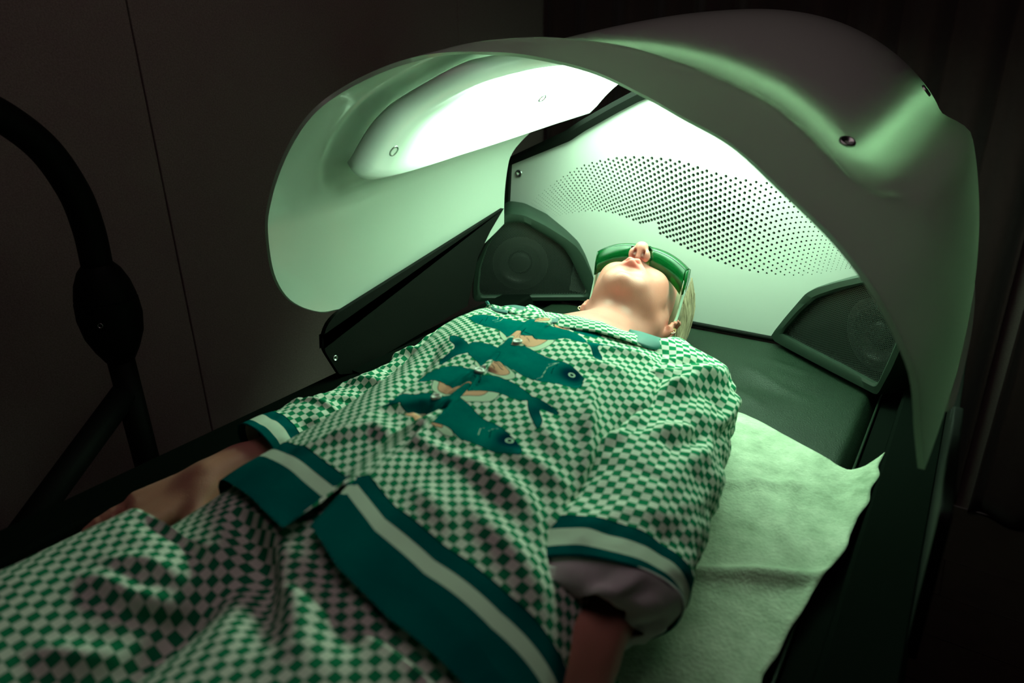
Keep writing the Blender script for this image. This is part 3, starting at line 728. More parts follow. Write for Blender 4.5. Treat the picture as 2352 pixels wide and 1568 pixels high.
def mat_skin():
    m, N, L, P = newmat('fair_skin')
    tc = N.new('ShaderNodeTexCoord'); nz = N.new('ShaderNodeTexNoise'); nz.inputs['Scale'].default_value = 45; nz.inputs['Detail'].default_value = 6
    L.new(tc.outputs['Object'], nz.inputs['Vector'])
    def mixc(fac, a, b):
        x = N.new('ShaderNodeMix'); x.data_type = 'RGBA'
        for i, v in ((6, a), (7, b)):
            if isinstance(v, tuple): x.inputs[i].default_value = (*v, 1)
            else: L.new(v, x.inputs[i])
        L.new(fac, x.inputs[0]); return x.outputs[2]
    def at(n): a = N.new('ShaderNodeAttribute'); a.attribute_name = n; return a.outputs['Fac']
    c = mixc(nz.outputs[0], (.50, .185, .158), (.58, .235, .20))
    c = mixc(at('blush'), c, (.80, .25, .19)); c = mixc(at('handm'), c, (.56, .27, .19)); c = mixc(at('lip'), c, (.66, .15, .13)); c = mixc(at('nostril_shade'), c, (.22, .05, .04))  # shade inside the nostrils is painted into the skin colour
    vo = N.new('ShaderNodeTexVoronoi'); vo.inputs['Scale'].default_value = 34; L.new(tc.outputs['Object'], vo.inputs['Vector'])
    lt = N.new('ShaderNodeMath'); lt.operation = 'LESS_THAN'; lt.inputs[1].default_value = .045; L.new(vo.outputs['Distance'], lt.inputs[0])
    mu = N.new('ShaderNodeMath'); mu.operation = 'MULTIPLY'; mu.inputs[1].default_value = .55; L.new(lt.outputs[0], mu.inputs[0])
    c = mixc(mu.outputs[0], c, (.35, .12, .07))
    L.new(c, P.inputs['Base Color']); P.inputs['Roughness'].default_value = .42; P.inputs['Specular IOR Level'].default_value = .45
    P.inputs['Subsurface Weight'].default_value = .25; P.inputs['Subsurface Radius'].default_value = (.01, .003, .0015); P.inputs['Subsurface Scale'].default_value = .6
    b = N.new('ShaderNodeBump'); b.inputs['Strength'].default_value = .18; b.inputs['Distance'].default_value = .001
    n2 = N.new('ShaderNodeTexNoise'); n2.inputs['Scale'].default_value = 600; L.new(tc.outputs['Object'], n2.inputs['Vector']); L.new(n2.outputs[0], b.inputs['Height']); L.new(b.outputs[0], P.inputs['Normal'])
    return m
M_skin = mat_skin()
woman = empty('person', (-.54, .8, ZM+.004), 'person lying face up on the bed in green checked fish-print pyjamas', 'person')
build('body', PV, PF, M_skin, woman, attrs={'lip': lip, 'blush': np.clip(blush+.5*earm, 0, 1)*.7, 'handm': handm, 'nostril_shade': np.clip(nostr*2.2, 0, 1)})

# -------- cloth
def mat_fabric(name, bands=None, prints=False, size=.0096):
    m, N, L, P = newmat(name)
    def mth(op, a, b=None):
        n = N.new('ShaderNodeMath'); n.operation = op
        for i, x_ in enumerate((a, b)):
            if x_ is None: continue
            if isinstance(x_, (int, float)): n.inputs[i].default_value = x_
            else: L.new(x_, n.inputs[i])
        return n.outputs[0]
    def mixc(fac, a, b):
        x_ = N.new('ShaderNodeMix'); x_.data_type = 'RGBA'
        for i, v in ((6, a), (7, b)):
            if isinstance(v, tuple): x_.inputs[i].default_value = (*v, 1)
            else: L.new(v, x_.inputs[i])
        L.new(fac, x_.inputs[0]); return x_.outputs[2]
    def at(n): a = N.new('ShaderNodeAttribute'); a.attribute_name = n; return a.outputs['Fac']
    def noise(sc_, d=3):
        tc = N.new('ShaderNodeTexCoord'); n = N.new('ShaderNodeTexNoise'); n.inputs['Scale'].default_value = sc_; n.inputs['Detail'].default_value = d
        L.new(tc.outputs['Object'], n.inputs['Vector']); return n.outputs[0]
    uv = N.new('ShaderNodeUVMap'); uv.uv_map = 'uv'
    ch = N.new('ShaderNodeTexChecker'); ch.inputs['Scale'].default_value = 1/size
    mp = N.new('ShaderNodeMapping'); mp.inputs['Location'].default_value = (3.3333, 5.1, .5*size)
    L.new(uv.outputs[0], mp.inputs[0]); L.new(mp.outputs[0], ch.inputs['Vector'])
    n1 = noise(40)
    white = mixc(n1, (.74, .80, .68), (.82, .87, .76)); green = mixc(n1, (.012, .20, .085), (.02, .28, .13))
    c = mixc(ch.outputs['Fac'], white, green)
    TE = mixc(noise(22, 4), (.0, .085, .09), (.0, .225, .185)); TB = mixc(noise(14, 4), (.0, .045, .055), (.0, .13, .12))
    if prints:
        pith, pink, fish, ink, wh = at('pith'), at('pink'), at('fish'), at('ink'), at('white')
        lt = lambda a, v: mth('LESS_THAN', a, v)
        c = mixc(lt(pith, .0012), c, (.01, .05, .035)); c = mixc(lt(pith, 0.), c, (.60, .74, .55))
        c = mixc(lt(pink, .0011), c, (.06, .05, .03)); c = mixc(lt(pink, 0.), c, (.78, .42, .27))
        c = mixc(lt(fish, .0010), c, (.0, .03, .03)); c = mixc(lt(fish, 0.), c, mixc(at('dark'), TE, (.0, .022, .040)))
        c = mixc(lt(wh, 0.), c, (.45, .66, .50)); c = mixc(lt(ink, 0.), c, (.0, .018, .02))
    if bands:
        e = at('edge'); b0, b1, b2 = bands
        c = mixc(mth('LESS_THAN', e, b2), c, TB)
        inw = mth('MULTIPLY', mth('GREATER_THAN', e, b0), mth('LESS_THAN', e, b1)); c = mixc(inw, c, (.60, .68, .56))
        ln = mth('LESS_THAN', mth('ABSOLUTE', mth('SUBTRACT', e, b2)), .0008); c = mixc(ln, c, (0, .02, .02))
    L.new(c, P.inputs['Base Color']); P.inputs['Roughness'].default_value = .62; 
    P.inputs['Specular IOR Level'].default_value = .0
    b = N.new('ShaderNodeBump'); b.inputs['Strength'].default_value = .35; b.inputs['Distance'].default_value = .003
    L.new(mth('ADD', noise(30, 4), mth('MULTIPLY', noise(900, 1), .08)), b.inputs['Height']); L.new(b.outputs[0], P.inputs['Normal'])
    return m
HEMB = (.054, .071, .090)
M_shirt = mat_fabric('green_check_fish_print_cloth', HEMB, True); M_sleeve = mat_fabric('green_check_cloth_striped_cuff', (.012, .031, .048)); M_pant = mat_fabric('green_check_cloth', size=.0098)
M_teal = mat('teal_cloth', (.0, .14, .125), .6, nscale=20, namt=.3, bump=.2)

def projv(P_):
    c = np.array(P_, float) @ R; return np.stack([CX+FPX*c[..., 0]/c[..., 2], CY+FPX*c[..., 1]/c[..., 2]], -1)
class Lookup:
    """authoring aid: where on a cloth surface a point of the photograph lies"""
    def __init__(s, P_, nr):
        s.sh = P_.shape[:2]; s.pr = projv(P_).reshape(-1, 2); fac = np.einsum('ijk,ijk->ij', nr, -P_).ravel() > 0; s.ok = np.where(fac)[0]; s.q = s.pr[s.ok]
    def __call__(s, u, v): k = s.ok[np.argmin((s.q[:, 0]-u)**2+(s.q[:, 1]-v)**2)]; return divmod(k, s.sh[1])
def segd(A, a, b): 
    ab = np.array(b)-np.array(a); t = np.clip(((A-a)@ab)/(ab@ab+1e-12), 0, 1); return np.linalg.norm(A-a-t[..., None]*ab, axis=-1), t
def ridge(A, pts, w, h):
    """A: (..,2) cloth coordinates; ridge along a polyline, fading at both ends"""
    best = np.full(A.shape[:-1], 9.); tt_ = np.zeros(A.shape[:-1]); n = len(pts)-1
    for k in range(n):
        d, t = segd(A, np.array(pts[k]), np.array(pts[k+1])); m = d < best; best = np.where(m, d, best); tt_ = np.where(m, (k+t)/n, tt_)
    return h*np.exp(-(best/w)**2)*np.sin(math.pi*np.clip(tt_*.9+.05, 0, 1))**.6
def uvcoords(P_, ci):
    du = np.concatenate([np.zeros((P_.shape[0], 1)), np.cumsum(np.linalg.norm(np.diff(P_, axis=1), axis=2), axis=1)], 1); du -= du[:, ci:ci+1]
    dv = np.concatenate([np.zeros((1, P_.shape[1])), np.cumsum(np.linalg.norm(np.diff(P_, axis=0), axis=2), axis=0)], 0)
    dvc = dv[:, ci-6:ci+7].mean(axis=1, keepdims=True); return np.stack([du, .85*dvc+.15*np.minimum(dv, dvc+.03)], -1)
# torso
ST = np.array([  # y, xl, xr, ztop
 [1.165, -.74, -.40, -.590], [1.135, -.775, -.37, -.545], [1.10, -.805, -.345, -.490], [1.06, -.82, -.32, -.452], [1.01, -.82, -.30, -.418], [.95, -.805, -.285, -.392], [.88, -.785, -.275, -.378], [.78, -.755, -.262, -.378], [.68, -.725, -.25, -.385],
 [.58, -.712, -.24, -.390], [.48, -.708, -.225, -.392], [.40, -.706, -.205, -.392], [.33, -.702, -.190, -.395], [.26, -.70, -.18, -.400], [.18, -.70, -.17, -.405]])[::-1]
def st(y, k): return np.interp(y, ST[:, 0], ST[:, k])
def torso(U, Yv, n_=2.9):
    xl, xr, zt = st(Yv, 1), st(Yv, 2), st(Yv, 3); ph = math.pi*(1.0-U); c = np.cos(ph); s2 = np.sin(ph)
    xc_, w_ = (xl+xr)/2, (xr-xl)/2; zb = -.585
    x_ = xc_+w_*np.sign(c)*np.abs(c)**(2/n_); z_ = zb+(zt-zb)*np.abs(s2)**(2/n_)
    return np.stack([x_, Yv, z_], -1)
nu, nv = 480, 540
u = np.linspace(.0, 1.0, nu); u = u+.055*np.sin(2*math.pi*u)
hemx = [-.72, -.70, -.672, -.60, -.52, -.478, -.472, -.464, -.460, -.40, -.33, -.26, -.20]
hemy = [.41, .395, .378, .352, .330, .320, .40, .40, .338, .312, .298, .298, .31]
hemb = [.41, .395, .378, .352, .330, .320, .325, .330, .338, .312, .298, .298, .31]
ubase = torso(u, np.full(nu, .35)); yh = np.interp(ubase[:, 0], hemx, hemy); yhb = np.interp(ubase[:, 0], hemx, hemb)
v = np.linspace(0, 1, nv)[:, None]
U2 = np.broadcast_to(u[None, :], (nv, nu)); Y2 = 1.165+(yh[None, :]-1.165)*v
T_ = torso(U2, Y2); nT_ = gnormals(T_)
if nT_[nv//2, nu//2, 2] < 0: nT_ = -nT_
ci = int(np.argmin(np.abs(ubase[:, 0]+.475)))
UV = uvcoords(T_, ci); LK = Lookup(T_, nT_)
def c2(px): a, b = LK(*px); return UV[a, b]
def poly(pxs): return np.array([c2(p) for p in pxs])
disp = .0045*fbm(np.stack([UV[..., 0]*6, UV[..., 1]*3.5, 0*U2], -1), 3)+.0022*fbm(np.stack([UV[..., 0]*16, UV[..., 1]*9, 0*U2+9], -1), 2)
RID = [([(1358, 870), (1352, 980), (1345, 1130)], .010, .010), ([(985, 965), (1090, 1060), (1240, 1215)], .013, .010), ([(1530, 850), (1480, 930), (1390, 1060)], .018, .010), ([(1455, 960), (1390, 1090), (1330, 1200)], .016, -.020),
 ([(1250, 870), (1380, 1000)], .03, .006), ([(1120, 1080), (1290, 1210)], .016, .007), ([(1060, 1150), (1190, 1290), (1240, 1390)], .016, .010), ([(1240, 1120), (1290, 1300)], .014, -.009),
 ([(1330, 820), (1440, 860)], .014, .006), ([(1360, 790), (1500, 830)], .010, .006), ([(700, 1030), (860, 985), (960, 990)], .014, .008), ([(860, 950), (960, 935), (1010, 950)], .010, -.010),
 ([(1030, 900), (1075, 868), (1090, 870)], .008, .007), ([(1050, 912), (1110, 880)], .008, -.006), ([(900, 1020), (1010, 1010), (1100, 1050)], .02, -.006), ([(780, 1000), (900, 930), (950, 880)], .012, .008),
 ([(1000, 800), (930, 880), (880, 940)], .014, -.010), ([(1420, 1180), (1300, 1300)], .02, -.010), ([(1130, 1020), (1230, 1060), (1310, 1120)], .013, .006), ([(960, 1110), (1040, 1210)], .014, .006), ([(1230, 950), (1290, 1040)], .016, .006)]
for pts, w_, h_ in RID: disp += ridge(UV, [c2(p) for p in pts], w_, h_)
disp += .0045*np.exp(-((UV[..., 0]+.0)/.006)**2)*0
PL = poly([(1269, 741), (1202, 797), (1135, 856), (1040, 905), (989, 937), (933, 977), (860, 1040), (790, 1108), (690, 1212)])
plu = np.interp(UV[..., 1], PL[:, 1], PL[:, 0])
disp += .0045*(1-sstep(-.0018, .0018, UV[..., 0]-plu))*sstep(.02, .07, UV[..., 1])*np.exp(-np.maximum(0, plu-UV[..., 0])/.04)
disp *= sstep(0, .05, U2)*sstep(0, .05, 1-U2)
T2 = T_+nT_*disp[..., None]; T2[..., 2] = np.maximum(T2[..., 2], ZM+.02)
# fish and fruit print: signed distances stored on the cloth
def C3(L3): return [(840+a/3.5636, 660+b/3.5636) for a, b in L3]
def sdpoly(A, P_):
    P_ = np.array(P_); lo = P_.min(0)-.008; hi = P_.max(0)+.008; m = np.all((A > lo) & (A < hi), axis=-1)
    out = np.full(A.shape[:-1], 9.); out[m] = _sdpoly(A[m], P_); return out
def _sdpoly(A, P_):
    d = np.full(A.shape[:-1], 9.); ins = np.zeros(A.shape[:-1], bool); n = len(P_)
    for i in range(n):
        a, b = P_[i], P_[(i+1) % n]; dd, _ = segd(A, a, b); d = np.minimum(d, dd)
        cnd = ((a[1] > A[..., 1]) != (b[1] > A[..., 1])); xx = (b[0]-a[0])*(A[..., 1]-a[1])/(b[1]-a[1]+1e-12)+a[0]; ins ^= cnd & (A[..., 0] < xx)
    return np.where(ins, -d, d)
def rnd(P_, n=70): P_ = np.array(P_); return catmull(np.concatenate([P_, P_[:1]]), n)[:-1]
FISH = [[(845, 245), (930, 225), (1050, 235), (1150, 255), (1250, 275), (1390, 300), (1480, 315), (1560, 330), (1700, 365), (1810, 425), (1790, 440), (1620, 415), (1530, 432), (1380, 420), (1200, 400), (1080, 350), (1000, 330), (900, 290)],
 [(1560, 262), (1640, 285), (1800, 330), (1930, 375), (1880, 390), (1760, 372), (1640, 325), (1570, 300)],
 [(1800, 435), (1850, 480), (1880, 560), (1925, 575), (1935, 540), (1900, 480), (1960, 470), (2070, 505), (2000, 465), (1880, 440)],
 [(830, 490), (870, 455), (1000, 470), (1130, 470), (1250, 500), (1300, 490), (1420, 545), (1550, 590), (1620, 600), (1700, 640), (1760, 690), (1790, 745), (1755, 768), (1780, 790), (1740, 815), (1650, 805), (1560, 785), (1400, 760), (1280, 725), (1200, 680), (1100, 640), (1000, 625), (900, 600), (840, 540)],
 [(690, 390), (740, 400), (840, 470), (840, 530), (740, 560), (620, 625), (605, 600), (640, 570), (730, 490), (690, 430)],
 [(400, 750), (480, 700), (600, 665), (720, 650), (830, 670), (900, 700), (950, 730), (1060, 740), (1130, 760), (1220, 790), (1350, 865), (1360, 890), (1320, 905), (1200, 890), (1100, 860), (1000, 850), (850, 830), (700, 850), (640, 790), (560, 770), (480, 780), (410, 770)],
 [(1330, 900), (1370, 880), (1450, 920), (1580, 1020), (1560, 1030), (1430, 980), (1440, 1100), (1410, 1155), (1385, 1130), (1340, 1000)],
 [(270, 925), (300, 900), (400, 890), (520, 880), (680, 895), (800, 920), (850, 960), (950, 1040), (1080, 1100), (1180, 1180), (1250, 1270), (1275, 1340), (1250, 1380), (1190, 1370), (1050, 1330), (880, 1230), (760, 1190), (680, 1120), (600, 1040), (480, 1000), (380, 990), (300, 965)],
 [(100, 990), (190, 930), (190, 890), (280, 905), (280, 950), (170, 985)]]
fish = np.full(U2.shape, 9.); dark = np.zeros(U2.shape)
for q in FISH: fish = np.minimum(fish, sdpoly(UV, rnd(poly(C3(q)))))
SLI = [[(1320, 248), (1370, 262), (1450, 280), (1530, 285), (1520, 310), (1450, 310), (1370, 300)], [(1540, 300), (1600, 315), (1660, 350), (1600, 345), (1545, 320)],
 [(1095, 355), (1200, 400), (1380, 422), (1540, 437), (1500, 475), (1400, 515), (1300, 515), (1190, 480), (1110, 420)], [(900, 605), (1000, 628), (1110, 650), (1215, 715), (1220, 750), (1130, 755), (1000, 715), (900, 650)],
 [(560, 770), (650, 810), (720, 855), (880, 840), (1010, 855), (1095, 860), (1030, 915), (900, 930), (750, 920), (620, 900), (545, 845)], [(265, 995), (380, 998), (500, 1005), (600, 1040), (660, 1110), (720, 1175), (640, 1165), (530, 1100), (400, 1075), (320, 1060)]]
pith = np.full(U2.shape, 9.); pink = pith.copy(); ink = pith.copy(); wh = pith.copy()
for q in SLI:
    P_ = poly(C3(q)); d = sdpoly(UV, rnd(P_)); pith = np.minimum(pith, d)
    inset = .0042; top_ = P_[:4].mean(0)*.5+(P_[0]+P_[3])*.25; cen = (P_[0]+P_[3])/2
    Q = cen+(P_-cen)*.84; dq = sdpoly(UV, rnd(Q)); pink = np.minimum(pink, dq)
    span = np.linalg.norm(P_[3]-P_[0])
    if span > .03:
        for t in np.linspace(.12, .88, 5):
            far = Q[-1]*(1-t)+Q[min(4, len(Q)-1)]*t if False else Q[int(round(len(Q)-1-t*(len(Q)-4)))]
            dd, _ = segd(UV, cen+(far-cen)*.05, cen+(far-cen)*.8); ink = np.minimum(ink, dd-.0008)
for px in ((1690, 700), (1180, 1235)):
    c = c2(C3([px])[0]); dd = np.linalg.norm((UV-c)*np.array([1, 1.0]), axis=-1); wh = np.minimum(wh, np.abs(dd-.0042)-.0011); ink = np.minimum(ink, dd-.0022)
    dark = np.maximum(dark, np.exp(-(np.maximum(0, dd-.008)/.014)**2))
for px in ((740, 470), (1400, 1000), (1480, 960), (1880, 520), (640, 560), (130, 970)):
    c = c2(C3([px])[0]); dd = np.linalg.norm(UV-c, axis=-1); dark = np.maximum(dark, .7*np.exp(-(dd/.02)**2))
for L3 in ([(1400, 745), (1440, 735), (1490, 650), (1560, 615)], [(1500, 625), (1540, 612), (1580, 608)], [(920, 1165), (940, 1125), (970, 1110)], [(1010, 1140), (1040, 1125), (1080, 1120)], [(1060, 290), (1100, 275), (1120, 255)], [(1040, 270), (1080, 262), (1085, 240)]):
    P_ = poly(C3(L3))
    for a, b in zip(P_[:-1], P_[1:]): dd, _ = segd(UV, a, b); wh = np.minimum(wh, dd-.0006)
for L3 in ([(1520, 700), (1530, 660), (1570, 625)], [(960, 260), (930, 300), (990, 310)], [(1000, 240), (980, 280)], [(1180, 1340), (1215, 1330), (1250, 1335)], [(1700, 790), (1740, 780), (1765, 770)], [(1010, 1200), (1020, 1150), (1060, 1125)]):
    P_ = poly(C3(L3))
    for a, b in zip(P_[:-1], P_[1:]): dd, _ = segd(UV, a, b); ink = np.minimum(ink, dd-.0006)
edge = (Y2-yhb[None, :])*1.02; edge = np.where((UV[..., 0]-plu > .0015) & (UV[..., 0]-plu < .013), 9., edge)
shirt = empty('shirt', (-.54, .8, ZM+.02), 'x', 'x'); del shirt['label'], shirt['category']
shirt.parent = woman; shirt.location = Vector(np.array(shirt['_o'])-np.array(woman['_o'])); shirt['label'] = 'green and white checked shirt with teal fish and pink citrus print'
nT2 = gnormals(T2); nT2 = nT2 if nT2[nv//2, nu//2, 2] > 0 else -nT2
Vs, Fs = T2.reshape(-1, 3), gridfaces(nu, nv)
dbl = lambda a: np.concatenate([a.reshape(-1), a.reshape(-1)])
uv2 = UV.reshape(-1, 2)
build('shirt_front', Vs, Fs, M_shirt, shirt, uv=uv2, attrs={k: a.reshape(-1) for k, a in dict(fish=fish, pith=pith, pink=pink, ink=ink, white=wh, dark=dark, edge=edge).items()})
for px in ((1188, 793), (1101, 861), (1003, 921)):
    a, b = LK(*px); p = T2[a, b]+nT2[a, b]*.0015; n_ = nT2[a, b]; e1 = np.cross(n_, [0, 1, 0]); e1 /= np.linalg.norm(e1); e2 = np.cross(n_, e1); V_ = []
    prof = [(.0001, .0012), (.0035, .0010), (.0045, .0020), (.0062, .0026), (.0072, .0014), (.0070, -.0004)]
    for r_, h in prof:
        for i in range(20): t = 2*math.pi*i/20; V_.append(p+n_*h+r_*(math.cos(t)*e1+math.sin(t)*e2))
    build('button', V_, gridfaces(20, len(prof), True), M_button, shirt)
# sleeves ------------------------------------------------------------
def sleeve(path, rads, seed, folds, open_end, flat=.85):
    nl, na = 190, 170
    P_ = catmull([p for p in path], nl); rr = np.interp(np.linspace(0, 1, nl), np.linspace(0, 1, len(rads)), rads)
    T3 = np.gradient(P_, axis=0); T3 /= np.linalg.norm(T3, axis=1, keepdims=True)
    # cut the cuff obliquely: rotate the last frames
    side_ = np.cross(T3, [0, 0, 1.]); side_ /= np.linalg.norm(side_, axis=1, keepdims=True); upv = np.cross(side_, T3)
    a = np.linspace(0, 2*math.pi, na); A = np.broadcast_to(a, (nl, na)); Lg = np.concatenate([[0], np.cumsum(np.linalg.norm(np.diff(P_, axis=0), axis=1))]); Ls = np.broadcast_to(Lg[:, None], (nl, na))
    cyl = np.stack([np.cos(A)*1.2+seed, np.sin(A)*1.2, Ls*16], -1)
    amp = np.clip(1-np.exp(-(Lg[-1]-Lg)/.03), .12, 1)[:, None]
    d = (.0085*fbm(cyl, 3)+.004*fbm(np.stack([np.cos(A)*3+seed, np.sin(A)*3, Ls*26], -1), 2))*amp
    for (l0, a0, l1, a1, w_, h_) in folds:
        d += ridge(np.stack([Ls, A*.085], -1), [(l0, a0*.085), ((l0+l1)/2, (a0+a1)/2*.085), (l1, a1*.085)], w_, h_)
    rad_ = rr[:, None]+d
    G = P_[:, None, :]+side_[:, None, :]*(np.cos(A)*rad_)[..., None]+upv[:, None, :]*(np.sin(A)*rad_*flat)[..., None]
    tilt = np.exp(-(Lg[-1]-Lg)/.09)[:, None]
    G = G+T3[:, None, :]*(open_end[0]*np.cos(A)+open_end[1]*np.sin(A))[..., None]*tilt[..., None]
    G[..., 2] = np.maximum(G[..., 2], ZM+.014)
    uvv = np.stack([A*.5*(rr.mean()*1.9), Ls], -1)
    return G, uvv, np.broadcast_to((Lg[-1]-Lg)[:, None], (nl, na))
def add_sleeve(G, uvv, edge_, lining=True):
    n_ = gnormals(G); c_ = G.mean(1, keepdims=True)
    if np.einsum('ijk,ijk->ij', n_, G-c_).mean() < 0: n_ = -n_
    V_, F_ = shell(G, .0015, n_); build('sleeve', V_, F_, M_sleeve, shirt, uv=np.concatenate([uvv.reshape(-1, 2)]*2), attrs={'edge': dbl(np.ascontiguousarray(edge_))})
    return n_
GR, uR, eR = sleeve([(-.405, 1.075, -.520), (-.375, 1.02, -.505), (-.335, .93, -.500), (-.305, .82, -.500), (-.280, .71, -.500), (-.262, .600, -.502), (-.246, .495, -.506)],
    [.072, .095, .098, .094, .090, .090, .090], 1.7, [(.10, 2.6, .30, 1.6, .012, .010), (.18, 2.4, .26, .9, .010, .009), (.05, 1.9, .2, .6, .012, .008), (.28, 2.7, .42, 1.9, .012, -.010), (.12, 2.9, .40, 2.3, .010, .009), (.30, 1.5, .46, 1.1, .010, .010), (.05, 1.2, .35, .3, .012, -.009), (.2, 2.0, .3, 1.5, .009, .009), (.34, 2.2, .44, 1.0, .012, .008), (.22, 1.2, .42, .6, .012, .008), (.14, 2.2, .2, 1.2, .008, -.010)], (.028, .022), .86)
nR = add_sleeve(GR, uR, eR)
GL, uL, eL = sleeve([(-.735, 1.075, -.525), (-.758, 1.02, -.515), (-.780, .93, -.525), (-.792, .82, -.535), (-.806, .71, -.540), (-.814, .62, -.538), (-.822, .535, -.532)],
    [.055, .074, .064, .058, .056, .058, .054], 6.1, [(.18, 2.6, .24, .8, .010, .016), (.30, 2.8, .36, 1.0, .012, .014), (.38, 2.5, .43, 1.4, .008, -.012), (.1, 2.4, .16, .9, .012, .010), (.43, 2.6, .46, .9, .007, .010), (.25, 2.5, .29, 1.0, .01, -.012)], (.0, .010), .80)
nL = add_sleeve(GL, uL, eL)
# crumpled white lining inside the right-hand cuff
nl, na = 40, 150; A = np.broadcast_to(np.linspace(0, 2*math.pi, na), (nl, na)); k_ = np.linspace(0, 1, nl)[:, None]
ring = GR[-1][np.round(np.linspace(0, 169, na)).astype(int)]; cen = ring.mean(0); dirv = np.array([.010, -.034, -.002])
shr = .98-.42*k_-.0*A; wob = 1+(.20*vnoise(np.stack([np.cos(A)*3.2, np.sin(A)*3.2, k_*3+0*A], -1))+.07*np.sin(A*9+4*k_)*k_)*(.3+k_)
lin = cen+(ring[None]-cen)*(shr*wob)[..., None]+dirv*(.75*np.sin(k_*1.9)-.1)[..., None]*(1+.35*vnoise(np.stack([np.cos(A)*2.5+4, np.sin(A)*2.5, k_*2+0*A], -1)))[..., None]
lin[..., 2] = np.maximum(lin[..., 2], ZM+.012)
V_, F_ = shell(lin, .001); o = build('cuff_lining', V_, F_, M_lining, shirt); o['label'] = 'crumpled white lining at the cuff'
# collar ---------------------------------------------------------------
def patch(name, rowsA, rowsB, m, nrm_bulge=.0, th=.0022, par=None, na=40, nb=14, uv_=True, rip=.0):
    A_ = catmull(rowsA, na); B_ = catmull(rowsB, na); k_ = np.linspace(0, 1, nb)[:, None, None]
    G = A_[None]*(1-k_)+B_[None]*k_; n_ = gnormals(G)
    if n_[nb//2, na//2, 2] < 0: n_ = -n_
    G = G+n_*(nrm_bulge*np.sin(math.pi*k_))
    if rip: G = G+n_*(rip*vnoise(np.stack([np.linspace(0, 6, na)[None]+0*k_[..., 0], k_[..., 0]*2+0*np.linspace(0, 6, na)[None], 0*k_[..., 0]+np.zeros((1, na))], -1)))[..., None]
    V_, F_ = shell(G, th, n_); u_ = uvcoords(G, max(7, na//2))
    return build(name, V_, F_, m, par or shirt, uv=np.concatenate([u_.reshape(-1, 2)]*2), attrs={'edge': np.full(len(V_), 9.)})
def Z_(u, v, z):
    a, b = LK(u, v); d = np.linalg.norm(T2[a, b]); r = ray(u, v); p = r/np.linalg.norm(r)*(d-.006); q = onz(u, v, z); return q if np.linalg.norm(q) < d-.006 else p
patch('collar', [Z_(1268, 744, -.437), Z_(1300, 752, -.430), Z_(1360, 760, -.425), Z_(1430, 778, -.435), Z_(1478, 792, -.455), Z_(1530, 802, -.49)],
      [Z_(1310, 728, -.452), Z_(1345, 728, -.452), Z_(1390, 742, -.452), Z_(1445, 764, -.462), Z_(1490, 782, -.490), Z_(1552, 796, -.53)], M_pant, .006, rip=.003)
patch('collar_band', [Z_(1250, 752, -.437), Z_(1268, 741, -.432), Z_(1300, 745, -.427), Z_(1320, 752, -.425)], [Z_(1268, 742, -.44), Z_(1282, 731, -.445), Z_(1312, 727, -.448), Z_(1330, 733, -.446)], M_teal, .004)
patch('collar_tip', [Z_(1442, 764, -.446), Z_(1462, 786, -.440), Z_(1500, 800, -.452), Z_(1556, 800, -.49)], [Z_(1452, 764, -.455), Z_(1480, 765, -.46), Z_(1520, 776, -.475), Z_(1584, 793, -.52)], M_teal, .006)
# folded-back left collar leaf
patch('lapel', [Z_(1112, 706, -.46), Z_(1150, 712, -.452), Z_(1200, 725, -.445), Z_(1240, 738, -.440), Z_(1266, 742, -.436)],
      [Z_(1135, 702, -.468), Z_(1168, 706, -.462), Z_(1206, 712, -.452), Z_(1240, 720, -.444), Z_(1268, 736, -.437)], M_pant, .004, rip=.003)
patch('lapel_piping', [Z_(1114, 692, -.462), Z_(1122, 706, -.458), Z_(1140, 714, -.456), Z_(1165, 719, -.452)], [Z_(1119, 691, -.464), Z_(1127, 702, -.461), Z_(1144, 708, -.459), Z_(1168, 713, -.455)], M_teal, .002)
patch('lapel_tip', [Z_(1196, 722, -.440), Z_(1215, 728, -.436), Z_(1240, 735, -.434), Z_(1262, 741, -.432)], [Z_(1217, 699, -.445), Z_(1226, 702, -.442), Z_(1246, 712, -.439), Z_(1264, 728, -.435)], M_pant, .004)
patch('lapel_fold', [Z_(1158, 708, -.455), Z_(1175, 713, -.452), Z_(1200, 716, -.448), Z_(1212, 714, -.446)], [Z_(1160, 703, -.458), Z_(1180, 700, -.457), Z_(1200, 703, -.452), Z_(1214, 706, -.448)], M_teal, .003)

